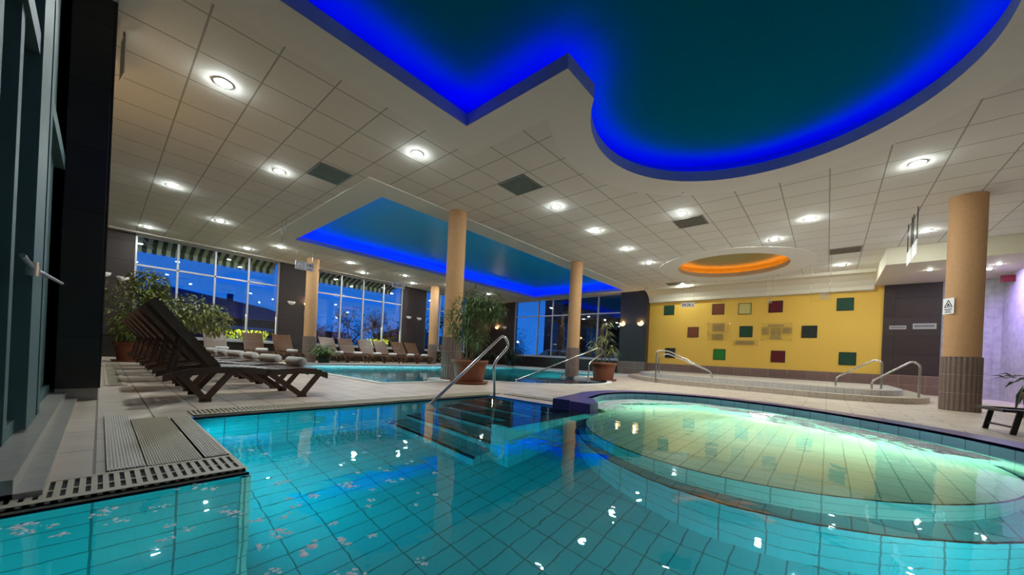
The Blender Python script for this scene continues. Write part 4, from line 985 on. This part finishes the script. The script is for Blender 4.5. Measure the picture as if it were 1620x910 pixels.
for i, (x, y, h_, lb) in enumerate([(-24, 11.0, 4.6, 'bare tree at the left side of the second window'), (-26, 14.0, 5.2, 'bushy bare tree left of centre in the second window'), (-23, 14.6, 4.2, 'low bare tree in the middle of the second window'), (-25, 18.2, 6.4, 'tall bare tree in the right half of the second window'), (-22, 17.2, 5.6, 'bare tree at the right end of the second window'), (-27, 24, 6.5, 'bare tree seen beside the near column'), (-25, 20.5, 5.5, 'bare tree beyond the third window')]):
    tree(lb, x, y, h_*1.15, 10+i, 1.15)
def bush(lb, x, y, w_, h_, seed, name='dark_hedge'):
    t = thing(name, lb, 'hedge', (x, y, -.3)); rn = random.Random(seed); f_ = MB()
    for k in range(9000):
        v = Vector((rn.gauss(0, .4), rn.uniform(-1, 1), abs(rn.gauss(0, .5)))); leaf(f_, (v.x*1.0, v.y*w_, min(v.z*.75, 1.0)*h_), (rn.gauss(0, 1), rn.gauss(0, 1), rn.gauss(.4, .6)), .17, .09, .2)
    f_.build('foliage', 'leaf3', t)
bush('low dark bushes outside the second window', -21.5, 14.6, 5.6, 3.3, 3); bush('dark bushes outside the third window', -23, 24, 4, 3.6, 4)
# terrace, conifer, car and lamps beyond the back windows
tp = thing('covered_terrace', 'dark covered terrace with posts beyond the back windows', 'terrace', (-8, 24, 0))
MB().box(-7.6, -2.5, 3.3, 6, 5, 3.6).build('roof', 'terrace', tp); MB().box(-13.0, 4.6, -.4, 8, 4.9, 6.3).build('rear_wall', 'terrace', tp)
for x, y in ((-7.2, -2.2), (-5.2, -2.2), (-3.1, -2.2), (-1.2, -2.2), (.9, -2.2), (3.2, -2.2)): MB().box(x-.15, y-.15, -.4, x+.15, y+.15, 3.3).build('post', 'housewall', tp)
cf = thing('conifer', 'dark conifer outside the left part of the back windows', 'tree', (-17.0, 27, -.3)); MB().tube([(0, 0, 0), (0, 0, 7.2)], [.12, .03], 8).build('trunk', 'bark', cf)
f_ = MB(); rn = random.Random(8)
for k in range(2600):
    h_ = rn.uniform(.6, 7.4); R_ = (7.6-h_)*.30*rn.uniform(.5, 1); a = rn.uniform(0, 2*PI); leaf(f_, (R_*math.cos(a)*.6, R_*math.sin(a)*.6, h_), (math.cos(a), math.sin(a), -.1), .42, .11, .3)
f_.build('foliage', 'leaf3', cf)
def car(lb, x, y, rz, mt):
    t = thing('parked_car', lb, 'car', (x, y, -.3), rz); m = MB(); pr_ = [(-2.1, .35), (2.1, .3), (2.15, .75), (1.3, .92), (.7, 1.38), (-.9, 1.42), (-1.6, 1.0), (-2.15, .9)]; k = len(pr_)
    m.add([(x_, y_, z) for y_ in (-.8, .8) for x_, z in pr_], [tuple(range(k)), tuple(range(k, 2*k))[::-1]] + [(i, k+i, k+(i+1) % k, (i+1) % k) for i in range(k)]); cbo = m.build('body', mt, t)
    g_ = MB(); g_.box(-.8, -.81, .98, .0, .81, 1.32); g_.box(.06, -.81, .98, .65, .81, 1.28); g_.build('side_window', 'black', cbo)
    for x_ in (-1.3, 1.3): w_ = MB(); w_.tube([(x_, -.85, .32), (x_, .85, .32)], .32, 18); w_.build('wheels', 'black', t)
car('pale blue car outside, left of the round column', -12.8, 19.8, .1, 'bus'); car('pale blue car outside behind the yucca', -7.9, 19.7, .1, 'bus')
for i, (x, y, z, lb) in enumerate([(-34, 40, 2.6, 'bright street lamp seen low in the back window'), (-33, 37.6, 1.5, 'lower white street lamp in the back window')]):
    t = thing('street_lamp', lb, 'street lamp', (x, y, -.3)); MB().tube([(0, 0, 0), (0, 0, z+.2)], .05, 8).build('pole', 'bark', t); MB().lathe([(.001, -.12), (.16, -.06), (.19, .03), (.001, .12)], (0, 0, z+.3), 14, cap=False).build('lamp_head', 'street', t)
for i, (x, y, z, lb) in enumerate([(-38, 24.5, 1.8, 'farther house with a lit window beyond the second window')]):
    t = thing('house', lb, 'house', (x, y, 0)); MB().box(-3, -3, -.4, 3, 3, 2.2).build('walls', 'housewall', t); q = MB(); q.add([(-3.3, -3.3, 2.2), (3.3, -3.3, 2.2), (3.3, 3.3, 2.2), (-3.3, 3.3, 2.2), (0, 0, 3.6)], [(0, 1, 4), (1, 2, 4), (2, 3, 4), (3, 0, 4), (3, 2, 1, 0)]); q.build('roof', 'roof', t)
    for dy in (-1.2, .8): MB().box(3.0, dy, .8, 3.03, dy+.35, 1.6).build('lit_window', 'warmwin', t)

# purple wash on the right-hand stone wall comes from a lamp in the soffit
ls = bpy.data.lights.new('violet_wall_washer', 'SPOT'); ls.energy = 650; ls.color = (.38, .24, 1.0); ls.spot_size = math.radians(110); ls.spot_blend = 1; ls.shadow_soft_size = .08
lo = bpy.data.objects.new('violet_wall_washer', ls); COL.objects.link(lo); lo.location = (2.75, 15.2, 3.5); lo.rotation_euler = Vector((.9, .35, -.9)).to_track_quat('-Z', 'Y').to_euler()
